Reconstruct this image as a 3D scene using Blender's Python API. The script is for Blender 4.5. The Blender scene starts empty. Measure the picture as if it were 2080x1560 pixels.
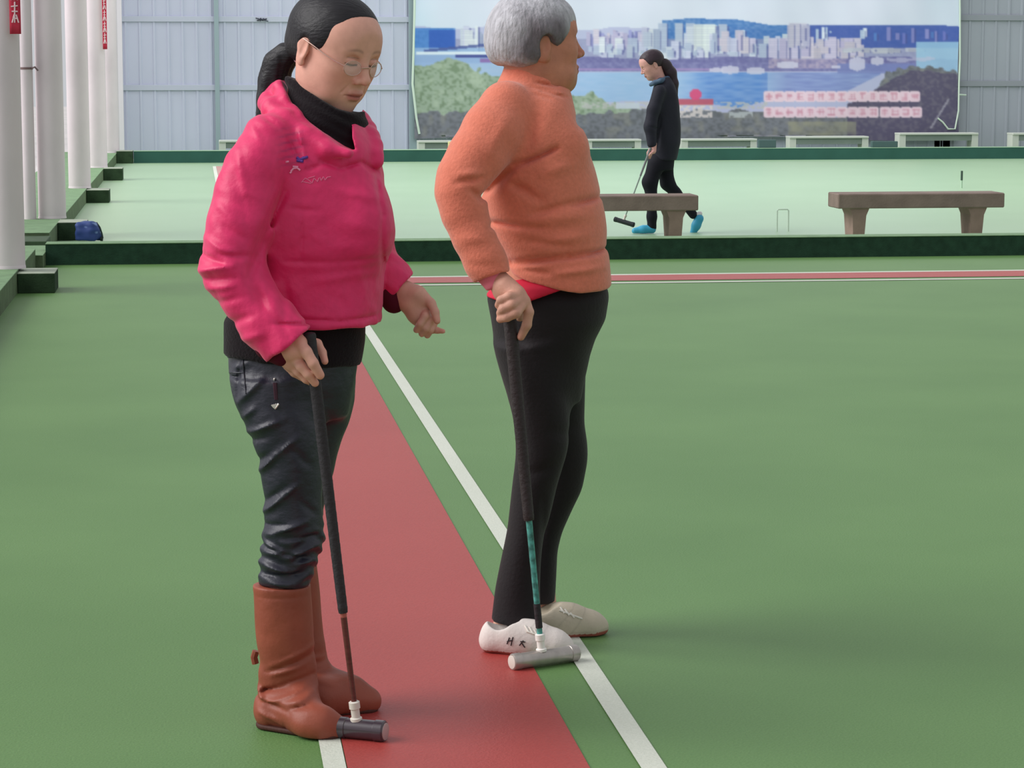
import bpy, math, random
import numpy as np
from mathutils import Vector, Matrix
from mathutils.bvhtree import BVHTree

random.seed(7); np.random.seed(7)
scene = bpy.context.scene
COL = scene.collection

# ---------------------------------------------------------------- camera
FPX = 5000.0; CH = 1.45
PITCH = math.atan(653 / FPX)
AZ = math.atan(647 / FPX * math.cos(PITCH))
cam_d = bpy.data.cameras.new('camera'); cam = bpy.data.objects.new('camera', cam_d); COL.objects.link(cam)
cam_d.sensor_width = 36; cam_d.lens = 36 * FPX / 2080
cam.location = (0, 0, CH); cam.rotation_euler = (math.pi / 2 - PITCH, 0, -AZ)
cam_d.clip_end = 400
scene.camera = cam

# ---------------------------------------------------------------- light
W = bpy.data.worlds.new('World'); scene.world = W; W.use_nodes = True
bg = W.node_tree.nodes['Background']; bg.inputs[0].default_value = (0.93, 0.96, 1.0, 1); bg.inputs[1].default_value = 0.60
sd = bpy.data.lights.new('sun', 'SUN'); sd.energy = 2.9; sd.angle = math.radians(42); sd.color = (1, 0.985, 0.97)
so = bpy.data.objects.new('sun', sd); COL.objects.link(so)
so.rotation_euler = Vector((0.8, -0.02, -0.62)).to_track_quat('-Z', 'Y').to_euler()
# added fill lamp above the far court, brightens its turf and the wall
ad = bpy.data.lights.new('far_court_fill', 'AREA'); ad.shape = 'RECTANGLE'; ad.size = 16; ad.size_y = 12; ad.energy = 760; ad.color = (0.95, 0.98, 1.0)
ao = bpy.data.objects.new('far_court_fill', ad); COL.objects.link(ao); ao.location = (5, 30, 6.5); ao.rotation_euler = (math.radians(12), 0, 0)
scene.view_settings.view_transform = 'Standard'; scene.view_settings.look = 'None'
scene.view_settings.exposure = 0.0; scene.view_settings.gamma = 1.0; scene.view_settings.use_curve_mapping = False

# ---------------------------------------------------------------- colour and materials
def s2l(c):
    c = np.asarray(c, float) / 255.0
    return np.where(c <= 0.04045, c / 12.92, ((c + 0.055) / 1.055) ** 2.4)

def mat(name, rgb, rough=0.6, metal=0.0, spec=0.4, noise=None, bump=None, attr=None, sheen=0, coat=0, trans=0):
    """noise=(scale, amount, (sx,sy,sz)); bump=(scale, strength, (sx,sy,sz))"""
    m = bpy.data.materials.new(name); m.use_nodes = True
    nt = m.node_tree; N = nt.nodes; Lk = nt.links; P = N['Principled BSDF']
    P.inputs['Roughness'].default_value = rough; P.inputs['Metallic'].default_value = metal
    P.inputs['Specular IOR Level'].default_value = spec
    P.inputs['Sheen Weight'].default_value = sheen; P.inputs['Coat Weight'].default_value = coat
    P.inputs['Transmission Weight'].default_value = trans
    tc = N.new('ShaderNodeTexCoord')
    def nz(sc, st):
        mp = N.new('ShaderNodeMapping'); mp.inputs['Scale'].default_value = st; Lk.new(tc.outputs['Object'], mp.inputs[0])
        n = N.new('ShaderNodeTexNoise'); n.inputs['Scale'].default_value = sc; n.inputs['Detail'].default_value = 5
        Lk.new(mp.outputs[0], n.inputs['Vector']); return n
    if attr:
        a = N.new('ShaderNodeAttribute'); a.attribute_name = attr; csrc = a.outputs['Color']
    else:
        r = N.new('ShaderNodeRGB'); l = s2l(rgb); r.outputs[0].default_value = (l[0], l[1], l[2], 1); csrc = r.outputs[0]
    if noise:
        n = nz(noise[0], noise[2] if len(noise) > 2 else (1, 1, 1))
        mr = N.new('ShaderNodeMapRange'); mr.inputs[1].default_value = 0.3; mr.inputs[2].default_value = 0.7
        mr.inputs[3].default_value = 1 - noise[1]; mr.inputs[4].default_value = 1 + noise[1]
        Lk.new(n.outputs['Fac'], mr.inputs[0])
        vm = N.new('ShaderNodeVectorMath'); vm.operation = 'SCALE'
        Lk.new(csrc, vm.inputs[0]); Lk.new(mr.outputs[0], vm.inputs['Scale']); csrc = vm.outputs[0]
    Lk.new(csrc, P.inputs['Base Color'])
    if bump:
        n = nz(bump[0], bump[2] if len(bump) > 2 else (1, 1, 1))
        b = N.new('ShaderNodeBump'); b.inputs['Strength'].default_value = bump[1]; b.inputs['Distance'].default_value = 0.01
        Lk.new(n.outputs['Fac'], b.inputs['Height']); Lk.new(b.outputs[0], P.inputs['Normal'])
    return m

# ---------------------------------------------------------------- object helpers
def link(o, parent=None):
    COL.objects.link(o)
    if parent is not None: o.parent = parent
    return o
def tag(o, label=None, cat=None, group=None, kind=None):
    if label: o['label'] = label
    if cat: o['category'] = cat
    if group: o['group'] = group
    if kind: o['kind'] = kind
    return o
def empty(name, loc, rz=0, **k):
    o = bpy.data.objects.new(name, None); o.location = loc; o.rotation_euler = (0, 0, rz); o.empty_display_size = 0.1
    link(o); return tag(o, **k)
def mesh(name, V, Fc, m, parent=None, smooth=True, cols=None):
    me = bpy.data.meshes.new(name)
    V = np.asarray(V, float)
    if isinstance(Fc, np.ndarray):
        n = len(Fc); me.vertices.add(len(V)); me.vertices.foreach_set('co', V.astype(np.float32).ravel())
        me.loops.add(n * Fc.shape[1]); me.loops.foreach_set('vertex_index', Fc.astype(np.int32).ravel())
        me.polygons.add(n); me.polygons.foreach_set('loop_start', np.arange(0, n * Fc.shape[1], Fc.shape[1], dtype=np.int32))
        me.polygons.foreach_set('loop_total', np.full(n, Fc.shape[1], dtype=np.int32))
        me.update(calc_edges=True); me.validate()
    else:
        me.from_pydata([tuple(v) for v in V], [], Fc); me.update()
    me.materials.append(m)
    me.polygons.foreach_set('use_smooth', [smooth] * len(me.polygons))
    if cols is not None:
        a = me.color_attributes.new('Col', 'FLOAT_COLOR', 'POINT')
        c = np.ones((len(me.vertices), 4), np.float32); c[:, :3] = cols[:len(me.vertices)]
        a.data.foreach_set('color', c.ravel())
    return link(bpy.data.objects.new(name, me), parent)

class MB:
    def __init__(s): s.V = []; s.F = []
    def add(s, V, F):
        k = len(s.V); s.V += [tuple(v) for v in V]; s.F += [tuple(i + k for i in f) for f in F]; return s
    def box(s, x0, x1, y0, y1, z0, z1, bev=0.0):
        if bev <= 0:
            V = [(x, y, z) for z in (z0, z1) for y in (y0, y1) for x in (x0, x1)]
            return s.add(V, [(0, 2, 3, 1), (4, 5, 7, 6), (0, 1, 5, 4), (2, 6, 7, 3), (0, 4, 6, 2), (1, 3, 7, 5)])
        b = bev
        def ring(i, z):
            return [(x0 + i, y0 + b, z), (x0 + b, y0 + i, z), (x1 - b, y0 + i, z), (x1 - i, y0 + b, z), (x1 - i, y1 - b, z), (x1 - b, y1 - i, z), (x0 + b, y1 - i, z), (x0 + i, y1 - b, z)]
        V = ring(b, z0) + ring(0, z0 + b) + ring(0, z1 - b) + ring(b, z1)
        F = [tuple(range(7, -1, -1)), tuple(range(24, 32))]
        for r in range(3):
            for i in range(8):
                j = (i + 1) % 8; F.append((r * 8 + i, r * 8 + j, r * 8 + 8 + j, r * 8 + 8 + i))
        return s.add(V, F)
    def tube(s, pts, rad, n=12, cap=True):
        pts = [Vector(p) for p in pts]; rad = [rad] * len(pts) if not hasattr(rad, '__len__') else rad
        V = []; F = []; up = None
        for i, p in enumerate(pts):
            t = (pts[min(i + 1, len(pts) - 1)] - pts[max(i - 1, 0)]).normalized()
            if up is None: up = Vector((0, 0, 1)) if abs(t.z) < 0.9 else Vector((0, 1, 0))
            a = t.cross(up).normalized(); b = a.cross(t).normalized(); up = b
            for k in range(n):
                q = 2 * math.pi * k / n; V.append(tuple(p + rad[i] * (math.cos(q) * a + math.sin(q) * b)))
        for i in range(len(pts) - 1):
            for k in range(n):
                j = (k + 1) % n; F.append((i * n + k, (i + 1) * n + k, (i + 1) * n + j, i * n + j))
        if cap: F.append(tuple(range(n))); F.append(tuple(range(len(pts) * n - 1, (len(pts) - 1) * n - 1, -1)))
        return s.add(V, F)
    def lathe(s, a, b, prof, n=32):
        """profile list of (t along a->b in metres from a, r)"""
        a = Vector(a); d = (Vector(b) - a).normalized()
        return s.tube2(a, d, prof, n)
    def tube2(s, a, d, prof, n):
        up = Vector((0, 0, 1)) if abs(d.z) < 0.9 else Vector((0, 1, 0))
        u = d.cross(up).normalized(); w = u.cross(d).normalized(); V = []; F = []
        for t, r in prof:
            for k in range(n):
                q = 2 * math.pi * k / n; V.append(tuple(a + d * t + r * (math.cos(q) * u + math.sin(q) * w)))
        for i in range(len(prof) - 1):
            for k in range(n):
                j = (k + 1) % n; F.append((i * n + k, (i + 1) * n + k, (i + 1) * n + j, i * n + j))
        F.append(tuple(range(n))); F.append(tuple(range(len(prof) * n - 1, (len(prof) - 1) * n - 1, -1)))
        return s.add(V, F)
    def build(s, name, m, parent=None, smooth=False, **k):
        o = mesh(name, s.V, s.F, m, parent, smooth)
        if smooth:
            try:
                o.data.set_sharp_from_angle(angle=math.radians(35))
            except Exception: pass
        return tag(o, **k)

# ---------------------------------------------------------------- rays from a photo point to a place in the world
sa, ca = math.sin(AZ), math.cos(AZ); sp, cp = math.sin(PITCH), math.cos(PITCH)
def rayw(px, py):
    u = (px - 1040) / FPX; v = (780 - py) / FPX
    df = cp + v * sp; dz = -sp + v * cp
    return Vector((u * ca + df * sa, -u * sa + df * ca, dz))
def on_y(px, py, Y):
    d = rayw(px, py); t = Y / d.y; return Vector((d.x * t, Y, CH + d.z * t))
def on_z(px, py, z):
    d = rayw(px, py); t = (z - CH) / d.z; return Vector((d.x * t, d.y * t, z))

# ================================================================ SETTING
KH = 0.145; KX = -1.13; Y1 = 18.0; Y2 = 36.3; YW = 38.1
def turf(name, rgb, dark, amt, spec, rough, big=0.9, sheen=0.0):
    m = bpy.data.materials.new(name); m.use_nodes = True; nt = m.node_tree; N = nt.nodes; Lk = nt.links; P = N['Principled BSDF']
    tc = N.new('ShaderNodeTexCoord')
    n1 = N.new('ShaderNodeTexNoise'); n1.inputs['Scale'].default_value = 170; n1.inputs['Detail'].default_value = 3; Lk.new(tc.outputs['Object'], n1.inputs['Vector'])
    n2 = N.new('ShaderNodeTexNoise'); n2.inputs['Scale'].default_value = big; n2.inputs['Detail'].default_value = 4; Lk.new(tc.outputs['Object'], n2.inputs['Vector'])
    mx = N.new('ShaderNodeMix'); mx.data_type = 'RGBA'; a = s2l(rgb); b = s2l(dark)
    mx.inputs['A'].default_value = (*b, 1); mx.inputs['B'].default_value = (*a, 1)
    add = N.new('ShaderNodeMath'); add.operation = 'MULTIPLY_ADD'; add.inputs[1].default_value = amt; add.inputs[2].default_value = 0.5 - amt / 2 + 0.1
    Lk.new(n1.outputs['Fac'], add.inputs[0])
    ad2 = N.new('ShaderNodeMath'); ad2.operation = 'MULTIPLY_ADD'; ad2.inputs[1].default_value = 0.9; Lk.new(n2.outputs['Fac'], ad2.inputs[0])
    sub = N.new('ShaderNodeMath'); sub.operation = 'SUBTRACT'; sub.inputs[1].default_value = 0.45; Lk.new(add.outputs[0], sub.inputs[0]); Lk.new(sub.outputs[0], ad2.inputs[2])
    Lk.new(ad2.outputs[0], mx.inputs['Factor']); Lk.new(mx.outputs['Result'], P.inputs['Base Color'])
    bm_ = N.new('ShaderNodeBump'); bm_.inputs['Strength'].default_value = 0.35; bm_.inputs['Distance'].default_value = 0.004
    Lk.new(n1.outputs['Fac'], bm_.inputs['Height']); Lk.new(bm_.outputs[0], P.inputs['Normal'])
    P.inputs['Roughness'].default_value = rough; P.inputs['Specular IOR Level'].default_value = spec
    P.inputs['Sheen Weight'].default_value = sheen; P.inputs['Sheen Roughness'].default_value = 0.4
    return m
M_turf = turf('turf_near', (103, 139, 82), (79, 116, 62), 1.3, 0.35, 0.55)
M_turf2 = turf('turf_far', (158, 186, 150), (144, 174, 136), 0.8, 0.8, 0.36)  # base colour lightened to carry the light and grazing sheen on the far court
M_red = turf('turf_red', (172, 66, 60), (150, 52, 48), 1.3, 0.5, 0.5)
M_red2 = turf('turf_red_far', (205, 150, 140), (195, 140, 130), 0.8, 0.8, 0.34)  # same red strip paled, the far court's brightness put into its colour
M_line = turf('turf_white', (214, 216, 204), (186, 192, 176), 1.0, 0.3, 0.6)
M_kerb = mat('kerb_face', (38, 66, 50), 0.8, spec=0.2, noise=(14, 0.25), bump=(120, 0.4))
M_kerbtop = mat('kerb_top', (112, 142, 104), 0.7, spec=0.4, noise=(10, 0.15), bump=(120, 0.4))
M_kerbw = mat('kerb_side_wall', (96, 112, 84), 0.8, spec=0.2, noise=(9, 0.2), bump=(100, 0.4))

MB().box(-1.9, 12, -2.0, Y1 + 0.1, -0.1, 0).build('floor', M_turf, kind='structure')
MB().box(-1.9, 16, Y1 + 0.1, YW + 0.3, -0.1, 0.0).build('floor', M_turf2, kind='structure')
MB().box(-60, -1.9, -5, 90, -0.3, -0.12).build('floor', mat('outside_concrete', (205, 200, 198), 0.8, noise=(0.6, 0.08)), kind='structure')
# court markings: L-shaped white lines and red strip
def Lstrip(x0, x1, ya, yb, xr, m, nm, z):
    b = MB(); b.add([(x0, -2, z), (x1, -2, z), (x1, ya, z), (x0, yb, z)], [(0, 1, 2, 3)])
    b.add([(x0, yb, z), (x1, ya, z), (xr, ya, z), (xr, yb, z)], [(0, 1, 2, 3)])
    return b.build(nm, m, kind='structure')
YC = 16.0
Lstrip(0.895, 0.948, YC, YC + 0.075, 11.9, M_line, 'trim_1', 0.003)
Lstrip(0.292, 0.79, YC + 0.20, YC + 0.62, 11.9, M_red, 'trim_2', 0.003)
Lstrip(0.243, 0.29, YC + 0.625, YC + 0.70, 11.9, M_line, 'trim_3', 0.003)
MB().add([(0.243, 19, .003), (0.29, 19, .003), (0.29, 35, .003), (0.243, 35, .003)], [(0, 1, 2, 3)]).build('trim_4', M_line, kind='structure')
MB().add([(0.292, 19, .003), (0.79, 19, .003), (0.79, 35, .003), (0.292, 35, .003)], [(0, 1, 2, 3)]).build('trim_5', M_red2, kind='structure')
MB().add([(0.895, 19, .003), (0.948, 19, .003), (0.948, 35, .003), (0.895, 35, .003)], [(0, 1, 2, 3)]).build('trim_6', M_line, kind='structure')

def kerb(nm, x0, x1, y0, y1, h, mf, mt):
    b = MB(); b.box(x0, x1, y0, y1, -0.02, h - 0.006)
    o = b.build(nm, mf, kind='structure')
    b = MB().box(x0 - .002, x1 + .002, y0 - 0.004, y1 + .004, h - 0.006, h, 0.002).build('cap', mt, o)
    return o
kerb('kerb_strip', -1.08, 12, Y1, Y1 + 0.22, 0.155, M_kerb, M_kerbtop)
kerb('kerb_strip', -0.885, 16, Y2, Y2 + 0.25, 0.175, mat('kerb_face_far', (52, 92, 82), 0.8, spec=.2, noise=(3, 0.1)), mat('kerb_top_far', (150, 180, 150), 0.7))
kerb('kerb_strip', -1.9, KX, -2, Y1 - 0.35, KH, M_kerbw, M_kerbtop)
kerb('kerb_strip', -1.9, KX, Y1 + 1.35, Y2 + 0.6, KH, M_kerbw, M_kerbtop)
kerb('kerb_strip', -1.42, -1.08, Y1 - 0.35, Y1 + 0.6, 0.10, M_kerbw, M_kerbtop)
MB().box(-1.40, -1.12, Y1 + 0.75, Y1 + 1.35, -0.02, 0.12, 0.004).build('trim_7', mat('step_dark', (60, 80, 56), 0.8, noise=(10, .2)), kind='structure')

# steel sheet wall
M_sheet = mat('sheet_wall', (192, 195, 214), 0.55, spec=0.35, noise=(0.7, 0.05, (1, 1, 1)))
M_sheet2 = mat('sheet_wall_right', (160, 164, 174), 0.55, spec=0.35, noise=(0.7, 0.05, (1, 1, 1)))
def sheet(nm, x0, x1, m):
    pr = [(0, 0), (.085, 0), (.095, -.014), (.125, -.014), (.135, 0), (.21, 0)]; xs = []
    x = x0
    while x < x1:
        for a, b in pr[:-1]: xs.append((min(x + a, x1), b))
        x += 0.213
    V = []; F = []
    for (x, y) in xs: V += [(x, YW + y, 0), (x, YW + y, 5.5)]
    for i in range(len(xs) - 1): F.append((2 * i, 2 * i + 2, 2 * i + 3, 2 * i + 1))
    return mesh(nm, V, F, m, smooth=False)
WXL = on_y(243, 200, YW).x; WXM = on_y(1900, 200, YW).x; WXB = on_y(838, 200, YW).x
tag(sheet('wall_back', WXL, WXM + .25, M_sheet), kind='structure')
tag(sheet('wall_right', WXM, 16, M_sheet2), kind='structure')
M_girt = mat('girt', (186, 190, 206), 0.5); M_girt2 = mat('girt_grey', (146, 150, 158), 0.5)
for k, zy in enumerate((33, 172)):
    z = on_y(440, zy, YW).z
    MB().box(WXL, WXB, YW - 0.035, YW, z - 0.085, z, 0.004).build('trim_%d' % (8 + k), M_girt, kind='structure')
    MB().box(on_y(1930, 100, YW).x, 16, YW - 0.035, YW, z - 0.04, z + .05, 0.004).build('trim_%d' % (10 + k), M_girt2, kind='structure')
M_post = mat('steel_post', (148, 166, 172), 0.5)
for k, (px, w) in enumerate(((441, .035), (838, .06))):
    x = on_y(px, 150, YW).x
    MB().box(x - w, x + w, YW - 0.09, YW - .036, 0.0, 5.5, 0.004).build('trim_%d' % (12 + k), M_post, kind='structure')
x = on_y(247, 150, YW - .1).x
MB().box(x - .06, x + .02, YW - 0.14, YW - .02, 0.1, 5.5, 0.004).build('trim_14', mat('corner_trim', (226, 220, 226), 0.6), kind='structure')
# dark knot of wire tied to the upper wall rail
c = on_y(532, 40, YW - .05); b = MB()
for q in range(7):
    a = random.uniform(0, 6.28); L = random.uniform(.04, .12); b.tube([c - Vector((math.cos(a) * L, 0.01 * q - .03, math.sin(a) * L * .5)), c, c + Vector((math.cos(a) * L, -.01, math.sin(a) * L * .5))], .008, 6)
b.build('wire_knot', mat('wire', (52, 56, 70), .6), label='small dark knot of wire tied on the upper rail of grey wall', cat='wire')

# ---- columns on the left ledge, each with a block at its foot
M_colm = mat('column_paint', (218, 206, 210), 0.55, spec=0.35, noise=(2.2, 0.10, (1, 1, .5)), bump=(14, 0.15))
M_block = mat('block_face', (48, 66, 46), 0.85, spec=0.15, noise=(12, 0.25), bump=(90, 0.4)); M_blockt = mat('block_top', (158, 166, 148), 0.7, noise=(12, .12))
cl = ['nearest white round column on the left ledge, its foot beside the front dark block',
      'white round column beside a thin drainpipe, behind the nearest one',
      'third white round column from the front on the left ledge',
      'fourth white round column from the front, with a narrow red strip',
      'farthest white round column at the corner of the grey wall']
bl = ['dark green block nearest the camera, at the foot of the front column', 'dark green block partly hidden by the blue bag',
      'dark green block on the far court, next one beyond the blue bag', 'dark green block on the far court, second from the far kerb',
      'small dark green block touching the left end of the far kerb']
CY = [16.02, 21.15, 26.25, 31.35, 36.5]
for i, y in enumerate(CY):
    e = empty('column', (-1.205, y, KH), label=cl[i], cat='column', group='white columns along the ledge')
    MB().lathe((0, 0, 0), (0, 0, 5), [(0, .115), (.5, .115), (3.0, .114), (5.2, .114)], 40).build('shaft', M_colm, e, smooth=True)
    MB().lathe((0, 0, 0), (0, 0, 5), [(0.0, .119), (.012, .1175), (.02, .1155)], 40).build('base_ring', M_colm, e, smooth=True)
    yb = [15.80, 20.5, 26.0, 30.95, 36.2][i]
    w = (-1.128, -0.895)
    e = empty('kerb_block', ((w[0] + w[1]) / 2, yb + .2, 0), label=bl[i], cat='block', group='blocks along the left ledge')
    hh = [.128, .15, .135, .15, .18][i]
    hw = (w[1] - w[0]) / 2
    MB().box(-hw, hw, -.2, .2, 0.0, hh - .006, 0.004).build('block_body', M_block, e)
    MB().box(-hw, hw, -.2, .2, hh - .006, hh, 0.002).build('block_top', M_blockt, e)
# drainpipe
e = empty('drainpipe', (-1.385, 21.05, KH), label='thin white drainpipe with a wire tie, left of the second column', cat='pipe')
MB().lathe((0, 0, 0), (0, 0, 5), [(0, .053), (2.5, .053), (5.2, .053)], 24).build('pipe', M_colm, e, smooth=True)
z = on_y(62, 141, 21).z - KH
MB().lathe((0, 0, z), (0, 0, 9), [(0, .056), (.018, .056)], 24).build('wire_tie', mat('tie', (120, 96, 96), .6), e, smooth=True)
MB().tube([(0.05, -.04, z + .01), (.075, -.07, z + .02), (.10, -.06, z - .01)], .008, 6).build('tie_end', mat('tie2', (110, 90, 92), .6), e)
# red hanging strips with white writing
M_rc = mat('red_cloth', (186, 40, 66), .7, noise=(8, .12)); M_wt = mat('white_ink', (226, 200, 204), .7)
def red_strip(px0, px1, yb, Y, lab, chars):
    a = on_y(px0, yb, Y); w = on_y(px1, yb, Y).x - a.x
    e = empty('vertical_banner', (a.x + w / 2, Y, a.z), label=lab, cat='banner', group='red strips on the columns')
    V = []; F = []
    for i in range(31):
        zz = i * .06
        for j in range(5):
            V.append((-w / 2 + w * j / 4, .004 * math.sin(i * .5 + j), zz))
    for i in range(30):
        for j in range(4): k = i * 5 + j; F.append((k, k + 1, k + 6, k + 5))
    o = mesh('cloth', V, F, M_rc, e); s = o.modifiers.new('thick', 'SOLIDIFY'); s.thickness = .002
    if chars:
        b = MB()
        for q in range(6):
            zz = .12 + q * .14
            for st in [(-.30, .05, .30, .055), (-.25, .02, .28, .02), (-.05, -.05, .0, .08), (-.3, -.05, -.1, .0), (.1, 0, .3, -.05), (-.2, -.02, .22, -.025)]:
                rx = random.uniform(-.05, .05)
                b.tube([((st[0] + rx) * w, -.006, zz + st[1]), ((st[2] + rx) * w, -.006, zz + st[3])], .0045, 6)
        b.build('lettering', M_wt, e)
red_strip(20, 43, 69, 15.88, 'red cloth strip with white writing on the nearest column', True)
red_strip(209, 218, 100, 31.22, 'narrow red cloth strip on the fourth column', True)

# ---- benches
M_conc = mat('bench_concrete', (128, 112, 104), 0.85, spec=.2, noise=(7, .14), bump=(60, .3)); M_concl = mat('bench_leg', (146, 124, 114), 0.85, spec=.2, noise=(7, .14), bump=(60, .3))
def bench(xc, Y, L, w, ztop, th, legx, legw, lab, grp, far=False):
    e = empty('bench', (xc, Y, 0), label=lab, cat='bench', group=grp)
    MB().box(-L / 2, L / 2, -w / 2, w / 2, ztop - th, ztop, .008).build('seat', M_conc, e)
    for lx in legx:
        b = MB(); t = legw
        V = [(lx - t * .42, -w * .36, 0), (lx + t * .42, -w * .36, 0), (lx + t * .42, w * .36, 0), (lx - t * .42, w * .36, 0),
             (lx - t * .5, -w * .42, ztop - th - .06), (lx + t * .5, -w * .42, ztop - th - .06), (lx + t * .5, w * .42, ztop - th - .06), (lx - t * .5, w * .42, ztop - th - .06),
             (lx - t * .72, -w * .42, ztop - th), (lx + t * .72, -w * .42, ztop - th), (lx + t * .72, w * .42, ztop - th), (lx - t * .72, w * .42, ztop - th)]
        F = [(3, 2, 1, 0), (8, 9, 10, 11)] + [(r * 4 + i, r * 4 + (i + 1) % 4, r * 4 + 4 + (i + 1) % 4, r * 4 + 4 + i) for r in (0, 1) for i in range(4)]
        b.add(V, F).build('leg', M_concl, e)
YB = 20.05
xr = on_y(2041, 400, YB - .17).x; xl = on_y(1703, 400, YB - .17).x; L = xr - xl; zt = on_y(1870, 393, YB - .17).z
la = on_y(1745, 450, YB - .13).x; lb = on_y(1984, 450, YB - .13).x; xc = (xl + xr) / 2
bench(xc, YB, L, .34, zt, .122, (la - xc, lb - xc), .115, 'long grey stone bench on the far court, right of the walking person', 'stone benches on the far court')
xr2 = on_y(1419, 400, YB - .17).x; xc2 = xr2 - L / 2; lr = on_y(1373, 450, YB - .13).x - xc2
bench(xc2, YB, L, .34, on_y(1380, 397, YB - .17).z, .125, (-lr, lr), .115, 'grey stone bench with a dark-clothed person walking behind it', 'stone benches on the far court')
# far low benches behind the far kerb
M_fb = mat('far_bench_top', (196, 200, 190), .7); M_fb2 = mat('far_bench_front', (122, 134, 126), .8, noise=(3, .1))
for (a, b_, top, bot, lab) in [(1190, 1303, 283, 294, 'low pale bench by the banner, left of the walking person'), (1385, 1538, 282, 294, 'low pale bench below the banner, right of the walking person'),
                       (1605, 1765, 277, 292, 'low pale bench below the pink lettering of the banner'), (1828, 1988, 270, 289, 'low pale bench under the right edge of the banner'),
                       (2058, 2230, 270, 289, 'low pale bench against the bare grey wall, cut by the right edge'), (445, 600, 285, 298, 'low pale bench against the grey wall behind the pink jacket'),
                       (850, 925, 286, 298, 'low pale bench below the left edge of the banner')]:
    Yb = 37.35; p = on_y(a, top, Yb - .15); q = on_y(b_, top, Yb - .15); Lb = q.x - p.x; zt_ = (p.z + q.z) / 2
    e = empty('bench', ((p.x + q.x) / 2, Yb, 0), label=lab, cat='bench', group='low benches behind the far kerb')
    MB().box(-Lb / 2, Lb / 2, -.15, .15, zt_ - .03, zt_, .004).build('seat', M_fb, e)
    MB().box(-Lb / 2 + .04, Lb / 2 - .04, -.12, .12, max(zt_ - .12, .02), zt_ - .03).build('apron', M_fb2, e)
    for s in (-1, 1): MB().box(s * Lb / 2 - .05 * (s + 1), s * Lb / 2 + .05 * (1 - s), -.13, .13, 0, zt_ - .03).build('leg', M_fb, e)
p = on_y(917, 292, 36.45)
MB().box(p.x - .05, p.x + .05, 36.38, 36.5, .176, .29, .01).build('marker_block', mat('marker', (208, 196, 140), .6), label='small yellowish block on the far kerb left of the orange sweater', cat='block')
for (a, b_, top, bot) in [(1540, 1575, 284, 292), (1770, 1822, 287, 292)]:
    p = on_y(a, top, 36.45); q = on_y(b_, bot, 36.45)
    MB().box(p.x, q.x, 36.40, 36.5, .176, max(p.z, .2), .006).build('kerb_slab', mat('slab%d' % a, (70, 92, 92), .7), label='low dark slab on the far kerb ' + ('left' if a < 1700 else 'right') + ' of the bench below the pink lettering', cat='slab')

# ---- gate and posts on the far court
M_wh = mat('white_metal', (206, 222, 206), .5)
a = on_z(1583, 470, 0); b2 = on_z(1597, 470, 0); zt2 = .19
e = empty('gateball_gate', ((a.x + b2.x) / 2, a.y, 0), label='small thin white gate hoop standing on the far court', cat='gate')
w = (b2.x - a.x) / 2 + .02
MB().tube([(-w, 0, 0), (-w, 0, zt2 - .01), (-w + .01, 0, zt2), (w - .01, 0, zt2), (w, 0, zt2 - .01), (w, 0, 0)], .006, 8).build('hoop', M_wh, e, smooth=True)
a = on_z(1953, 382, 0)
e = empty('goal_pole', (a.x, a.y, 0), label='thin upright goal pole with dark top on the far court', cat='pole')
MB().lathe((0, 0, 0), (0, 0, 1), [(0, .011), (.09, .011)], 12).build('shaft', mat('pole_pale', (170, 196, 172), .5), e, smooth=True)
MB().lathe((0, 0, .09), (0, 0, 1), [(0, .013), (.11, .013)], 12).build('dark_top', mat('pole_dark', (52, 70, 62), .5), e, smooth=True)

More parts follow.
